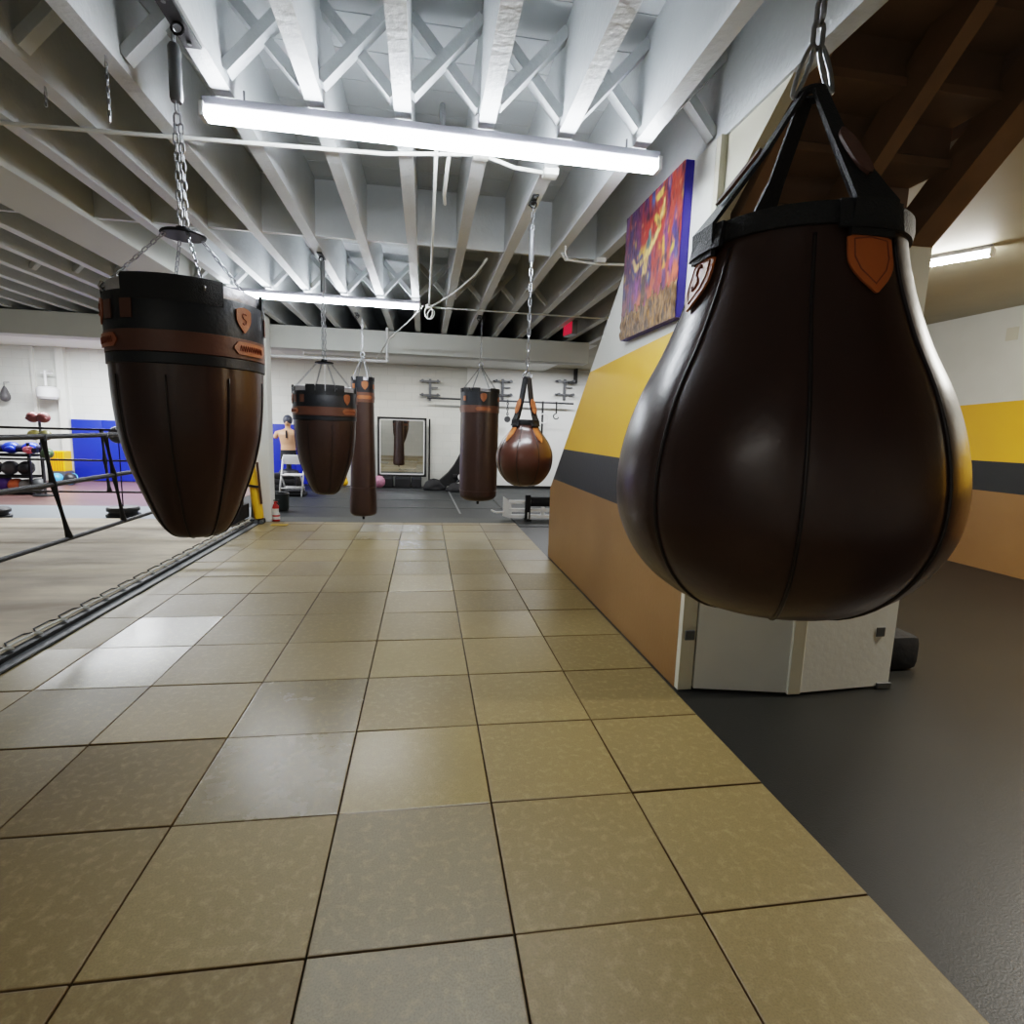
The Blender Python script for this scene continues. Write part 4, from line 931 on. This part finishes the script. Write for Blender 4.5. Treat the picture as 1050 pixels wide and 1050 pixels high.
# heap of black bags
def heap(name, x, y, rx, ry, hgt, seed, label, cat, skew=0):
    mb = MB(); n = 28; rows = 9
    for i in range(rows+1):
        f = i/rows; 
        for k in range(n):
            a = 2*pi*k/n; r = sqrt(max(0.0004, 1-f**1.8))*(1+.18*noise.noise(Vector((cos(a)*2, sin(a)*2+seed, f*2))))
            z = hgt*f*(1+.15*noise.noise(Vector((cos(a)*3+seed, sin(a)*3, 1))))
            mb.v.append(Vector((x+rx*r*cos(a)+skew*f, y+ry*r*sin(a), .004+max(0, z))))
    for i in range(rows):
        for k in range(n): l = (k+1) % n; mb.f.append((i*n+k, i*n+l, (i+1)*n+l, (i+1)*n+k))
    mb.f.append(tuple(range(n))); mb.f.append(tuple(rows*n+k for k in range(n)))
    return tag(obj(name, mb, BLACKC, smooth=True), label, cat)
p = at(434, 498, 2, 0)
heap('gym_bag', 1.18, 12.5, .28, .22, .26, 1, 'black gym bag on the floor right of the mirror', 'bag')
heap('gym_bag', 1.70, 12.2, .24, .2, .20, 5, 'flat black gym bag between the mirror and the tilted bench', 'bag')
t = thing('covered_bench', 'black inclined bench draped in dark covers behind the cylinder bag', 'bench', (2.3, 12.6, 0))
a = at(447, 500, 1, 12.5); b = at(477, 459, 1, 12.5)
obj('backrest_pad', MB().prism([(a.x, .15), (a.x+.18, .05), (b.x+.25, .35), (b.x+.25, b.z), (b.x-.05, b.z-.03), (b.x-.25, b.z-.42), (a.x+.30, .42)], 1, 12.45, 12.75), BLACKC, t)
obj('seat_pad', MB().rbox((b.x-.3, 12.4, .30), (b.x+.7, 12.75, .40), .03), BLACKC, t)
obj('frame', MB().tube([(a.x+.4, 12.42, .02), (b.x, 12.42, .50), (b.x+.6, 12.42, .02)], .02, 8), STEEL, t)
obj('weight_plate', MB().tube([(a.x+.45, 12.32, .10), (a.x+.45, 12.37, .10)], .09, 18), GREYM, t)
obj('weight_plate', MB().tube([(b.x-.1, 12.30, .34), (b.x-.1, 12.35, .34)], .08, 18), WMETAL, t)
p = at(471, 503, 2, 0)
tag(obj('weight_box', MB().rbox((p.x-.15, p.y-.1, .004), (p.x+.18, p.y+.12, .10), .01), BLACKP), 'low black box on the mats left of the cylinder bag', 'box')

# ------------------------------------------------------------------ wall racks and rail
def wallrack(px_, label):
    c = at(px_, 399, 1, 13.0); t = thing('wall_rack', label, 'rack', (c.x, 13.1, c.z-.3), 'black wall racks on the far wall')
    x, z = c.x, c.z
    obj('upright', MB().box((x-.03, 13.08, z-.28), (x+.03, 13.14, z+.26)), STEEL, t)
    for zz in (z+.20, z-.14):
        obj('peg_bar', MB().box((x-.26, 13.06, zz-.02), (x+.26, 13.1, zz+.02)), STEEL, t)
        for s in (-1, 1):
            obj('peg', MB().tube([(x+s*.19, 12.9, zz), (x+s*.19, 13.08, zz)], .035, 10), STEEL, t)
    obj('short_bar', MB().box((x-.02, 13.07, z+.03), (x+.2, 13.1, z+.06)), STEEL, t)
wallrack(441, 'black peg rack on the far wall above the mirror')
wallrack(516, 'peg rack on the far wall between the cylinder and small pear bags')
wallrack(580, 'peg rack on the far wall beside the slanted stair wall')
a = at(438, 408, 1, 12.85); b = at(588, 414, 1, 12.85)
t = thing('wall_rail', 'long thin black rail along the far wall under the peg racks', 'rail', ((a.x+b.x)/2, 12.85, a.z))
zr_ = (a.z+b.z)/2
obj('rail', MB().tube([(a.x, 12.85, zr_), (b.x, 12.85, zr_)], .024, 8), STEEL, t)
for x in (a.x+.02, 3.0, b.x-.3): obj('wall_arm', MB().tube([(x, 12.85, zr_), (x, 13.14, zr_+.02)], .02, 6), STEEL, t)
for px_, l, kind in ((520.5, 430, 'chain'), (556.5, 438, 'strap'), (570.5, 429, 'hook')):
    c = at(px_, 414, 1, 12.83); d = at(px_, l, 1, 12.83)
    lb = {'chain': 'hanging chain with pulley on the wall rail left of the small pear bag', 'strap': 'black strap with white ring hanging from the wall rail', 'hook': 'dark hook hanging from the wall rail near the stair wall'}[kind]
    t = thing('hanging_'+kind, lb, kind, (c.x, 12.80, d.z))
    if kind == 'strap':
        obj('strap', MB().box((c.x-.025, 12.80, d.z-.2), (c.x+.025, 12.815, zr_+.03)), WEB, t)
        obj('ring', MB().tube([(c.x+.12*cos(a_)+.03, 12.79, d.z+.22+.12*sin(a_)) for a_ in [2*pi*i/20 for i in range(20)]], .014, 6, closed=True), WMETAL, t)
    elif kind == 'chain':
        obj('chain', chain(MB(), (c.x, 12.80, zr_+.03), (c.x, 12.80, d.z+.1), .07, .06, .012), STEEL, t)
        obj('pulley', MB().tube([(c.x, 12.78, d.z), (c.x, 12.82, d.z)], .08, 16), STEEL, t)
    else:
        obj('line', MB().tube([(c.x, 12.80, zr_+.03), (c.x, 12.80, d.z+.12)], .02, 6), BLACKM, t)
        obj('hook', MB().tube([(c.x+.07*cos(a_), 12.80, d.z+.05+.07*sin(a_)) for a_ in [pi*.5+i*pi*1.4/10 for i in range(11)]], .015, 6), STEEL, t)
a = at(592, 376, 1, 12.9); b = at(588, 392, 1, 12.9)
tag(obj('wall_bracket', MB().box((a.x-.02, 12.9, b.z), (a.x+.02, 13.14, a.z)).box((a.x-.22, 12.9, b.z-.03), (a.x+.02, 13.0, b.z+.01)), BLACKM), 'dark L-shaped bracket on the wall beside the slanted stair wall', 'bracket')

# ------------------------------------------------------------------ small weight bench at the far right of the tiles
bx0, by0 = 2.28, 7.92
t = thing('roller_bench', 'white steel bench frame with black roller pads beyond the tiles at right', 'bench', (2.6, 7.95, 0))
W_ = MB()
obj('end_plate', MB().prism([(2.28, .06), (2.40, .02), (2.43, .10), (2.42, .28), (2.34, .36), (2.28, .40)], 1, 7.90, 7.93), WMETAL, t)
for z in (.03, .14, .28): obj('frame_rail', MB().box((2.38, 7.88, z), (3.35, 7.94, z+.055)), WMETAL, t)
obj('upright', MB().rbox((2.655, 7.82, .0), (2.745, 7.89, .44), .01), BLACKM, t)
obj('upright', MB().box((2.95, 7.90, .06), (3.01, 7.95, .22)), WMETAL, t)
obj('roller_pad', MB().tube([(2.76, 7.95, .31), (3.35, 7.95, .31)], .085, 18), BLACKC, t, smooth='auto')
obj('handle', MB().tube([(2.29, 7.9, .13), (2.16, 7.9, .12), (2.09, 7.9, .15), (2.08, 7.9, .17)], .018, 8), WMETAL, t, smooth=True)
obj('foot', MB().box((2.66, 7.7, .0), (2.74, 8.2, .03)), BLACKM, t)
obj('adjusting_pin', MB().tube([(2.70, 7.80, .02), (2.70, 7.80, .14)], .012, 6), WMETAL, t)

# ------------------------------------------------------------------ conduits, hooks and ceiling odds
def conduit(pts, label, r=.011, boxes=(), m=WHITE):
    t = thing('conduit', label, 'conduit', pts[0])
    obj('pipe', MB().tube(pts, r, 8), m, t, smooth=True)
    for b in boxes: obj('junction_box', MB().rbox((b[0]-.045, b[1]-.045, b[2]-.02), (b[0]+.045, b[1]+.045, b[2]+.025), .01), m, t, smooth='auto')
zc = JZ-.014
conduit([(-2.6, 2.2, zc), (-1.3, 2.22, zc), (.7, 2.10, zc), (1.05, 2.02, zc), (1.24, 1.98, zc), (1.45, 2.10, zc), (1.68, 2.13, zc)], 'white conduit running crosswise just beyond the near tube light', .012, ((1.24, 1.98, zc), (1.68, 2.13, zc)))
conduit([(.985, 1.92, zc), (.985, 3.9, zc-.004), (.975, 6.15, zc)], 'white conduit running lengthwise down the ceiling centre', .011, ((.975, 6.2, zc),))
conduit([(1.06, 1.9, zc), (1.05, 2.6, zc), (1.06, 2.75, zc)], 'short white conduit stub beside the central one', .012)
conduit([(.975, 6.2, zc), (3.6, 6.2, zc)], 'thin pale conduit crossing before the header beam', .010, (), BEAM)
conduit([(.99, 6.15, zc-.01), (1.25, 5.2, zc-.03), (1.42, 4.4, zc-.03), (1.49, 3.95, zc+.005)], 'white cable sloping across the joists from the second tube light', .010)
conduit([(.9, 6.1, zc-.01), (.70, 6.5, zc-.15), (.38, 7.5, 2.85), (.15, 8.15, 2.62)], 'white cable dropping from the second tube light to the pull-up bar', .010)
conduit([(2.12, 3.60, zc), (2.16, 3.66, zc-.03), (2.45, 3.72, zc-.03), (2.9, 3.72, zc-.01)], 'white cable sagging beside the slanted wall', .011, ((2.5, 3.70, zc-.01),))
t = thing('cable_coil', 'small loop of white cable at the end of the second tube light', 'cable', (.97, 6.15, 2.95))
obj('loop', MB().tube([(.97+.05*cos(a), 6.12, 3.0+.075*sin(a)) for a in [2*pi*i/18 for i in range(18)]], .006, 6, closed=True), WHITE, t)
obj('loop', MB().tube([(1.0+.045*cos(a), 6.16, 2.99+.06*sin(a)+.02*cos(a)) for a in [2*pi*i/18 for i in range(18)]], .006, 6, closed=True), WHITE, t)
p = at(829, 0, 2, JZ)
h = at(577, 257, 2, 3.06)
tag(obj('ceiling_hook', MB().tube([(2.11, h.y, JZ), (2.11, h.y, JZ-.06), (2.135, h.y, JZ-.10), (2.11, h.y, JZ-.13), (2.08, h.y, JZ-.10)], .007, 8), WMETAL, smooth=True), 'empty white hook under a joist near the slanted wall', 'hook')
p = at(108, 58, 2, JZ)
tag(obj('short_chain', chain(MB(), (-.47, 1.5, JZ), (-.47, 1.5, JZ-.27), .024, .016, .003), CHAINM), 'short loose chain dangling from a joist left of the near bullet bag', 'chain')
tag(obj('short_chain', chain(MB(), (-.90, 1.82, JZ), (-.90, 1.82, JZ-.09), .022, .016, .003), CHAINM), 'very short chain end hanging from a joist at upper left', 'chain')
p = at(200, 0, 2, JZ)
p = at(448, 80, 2, 3.3)
tag(obj('deck_pipe', MB().tube([(1.02, 2.3, 3.42), (1.02, 2.05, 3.35), (1.02, 1.95, 3.13)], .018, 8).rbox((.93, 1.93, 3.115), (1.10, 2.0, 3.15), .006), GREYM), 'grey conduit and clamp between joists above the near tube light', 'conduit')
# pull-up bar frame hung from the header beam
t = thing('pull_up_bar', 'white pipe pull-up frame hanging from the header beam', 'pull-up bar', (-.6, 8.1, 2.58))
bz = 2.57
obj('bar', MB().tube([(-1.50, 8.05, bz+.12), (-1.50, 8.05, bz+.01), (-1.49, 8.05, bz), (.31, 8.05, bz), (.32, 8.05, bz+.01), (.32, 8.05, JZ-.0)], .024, 10), WMETAL, t, smooth='auto')
obj('bar', MB().tube([(-1.15, 8.9, 2.70), (.22, 8.9, 2.70), (.22, 8.9, JZ)], .024, 10), WMETAL, t, smooth='auto')
obj('bar', MB().tube([(-1.50, 8.05, bz+.1), (-1.50, 8.05, JZ)], .008, 6), WMETAL, t)
obj('bar', MB().tube([(-1.15, 8.9, 2.70), (-1.15, 8.9, JZ)], .008, 6), WMETAL, t)
obj('hanger_rod', MB().tube([(-.80, 8.9, 2.70), (-.80, 8.9, 1.95)], .012, 6), WMETAL, t)
# small exit sign
p = at(585, 337, 1, 6.9)
t = thing('exit_sign', 'small red lit sign hanging below the joists before the header beam', 'sign', (p.x, 6.9, p.z-.1))
M = Matrix.Translation((p.x, 6.9, p.z)) @ Matrix.Rotation(radians(-80), 4, 'Z')
obj('sign_box', MB().rbox((-.16, -.045, -.10), (.16, .045, .10), .008, M), GREYM, t)
obj('red_face', MB().rbox((-.15, -.049, -.09), (.15, -.045, .09), .001, M), mat('red_sign', (226, 40, 70), .5, emit=srgb((226, 40, 70)), es=.5), t)
obj('stem', MB().tube([M @ Vector((0, 0, .10)), M @ Vector((0, 0, max(.11, JZ-p.z)))], .01, 6), GREYM, t)
# sign board glimpsed past the slanted wall
p = at(640, 262, 1, 4.6)
t = thing('hanging_board', 'yellow and pale blue board glimpsed past the slanted wall edge', 'board', (p.x+.3, 4.6, p.z))
a = at(625, 266, 1, 4.9); b = at(648, 243, 1, 4.9); c = at(640, 257, 1, 4.9)
obj('yellow_strip', MB().box((a.x, 4.9, a.z-.01), (a.x+1.1, 4.93, c.z)), mat('dull_yellow_board', (190, 170, 50), .5), t)
obj('blue_panel', MB().box((a.x+.05, 4.9, c.z), (a.x+1.1, 4.93, 3.29)), mat('pale_blue_board', (150, 170, 200), .5), t)
# pale beam end at the top right of the stairwell
p = at(1000, 6, 2, 3.9)
struct('trim_6', MB().box((3.3, -.1, 3.9), (3.42, .35, 3.98)), CREAM, 'pale beam end high in the stairwell', 'trim')
# wall marks on the right wall
tag(obj('wall_switch', MB().rbox((7.84, 4.33, 2.78), (7.849, 4.47, 2.93), .002), CREAM), 'pale patch plate high on the right wall', 'switch')

# ------------------------------------------------------------------ unseen lamps beyond the header beam, plus two added fill lamps
def area(name, loc, size, sy, power, col=(1, 1, 1), rot=(0, 0, 0)):
    l = bpy.data.lights.new(name, 'AREA'); l.shape = 'RECTANGLE'; l.size = size; l.size_y = sy; l.energy = power; l.color = col
    o = bpy.data.objects.new(name, l); COL.objects.link(o); o.location = loc; o.rotation_euler = rot
    return o
area('lamp_far_left', (-6.0, 11.0, 3.07), 2.4, (.12), 330, (.93, .97, 1))
area('lamp_far_left_wall', (-4.0, 10.6, 3.07), 2.4, .12, 180, (.93, .97, 1))
area('lamp_far_middle', (.6, 11.2, 3.07), 2.4, .12, 75, (1, .98, .94))
area('lamp_far_right', (4.2, 11.4, 3.07), 2.4, .12, 100, (.97, .98, 1))
area('fill_behind', (-1.5, -3.2, 3.05), 2.4, .12, 22, (1, .98, .93))  # unseen fill light added behind the viewer, not a known fixture
area('fill_right_room', (6.4, 1.2, 3.14), 1.2, .12, 170, (1, .95, .85))  # unseen fill light added to brighten the right room and stair underside
w = bpy.data.worlds.new('world'); SC.world = w; w.use_nodes = True
w.node_tree.nodes['Background'].inputs[0].default_value = (.8, .85, .9, 1); w.node_tree.nodes['Background'].inputs[1].default_value = .02
SC.view_settings.view_transform = 'Filmic'
try: SC.view_settings.look = 'Medium High Contrast'
except Exception: pass
SC.view_settings.exposure = 0.0
SC.cycles.max_bounces = 8; SC.cycles.diffuse_bounces = 5; SC.cycles.glossy_bounces = 4
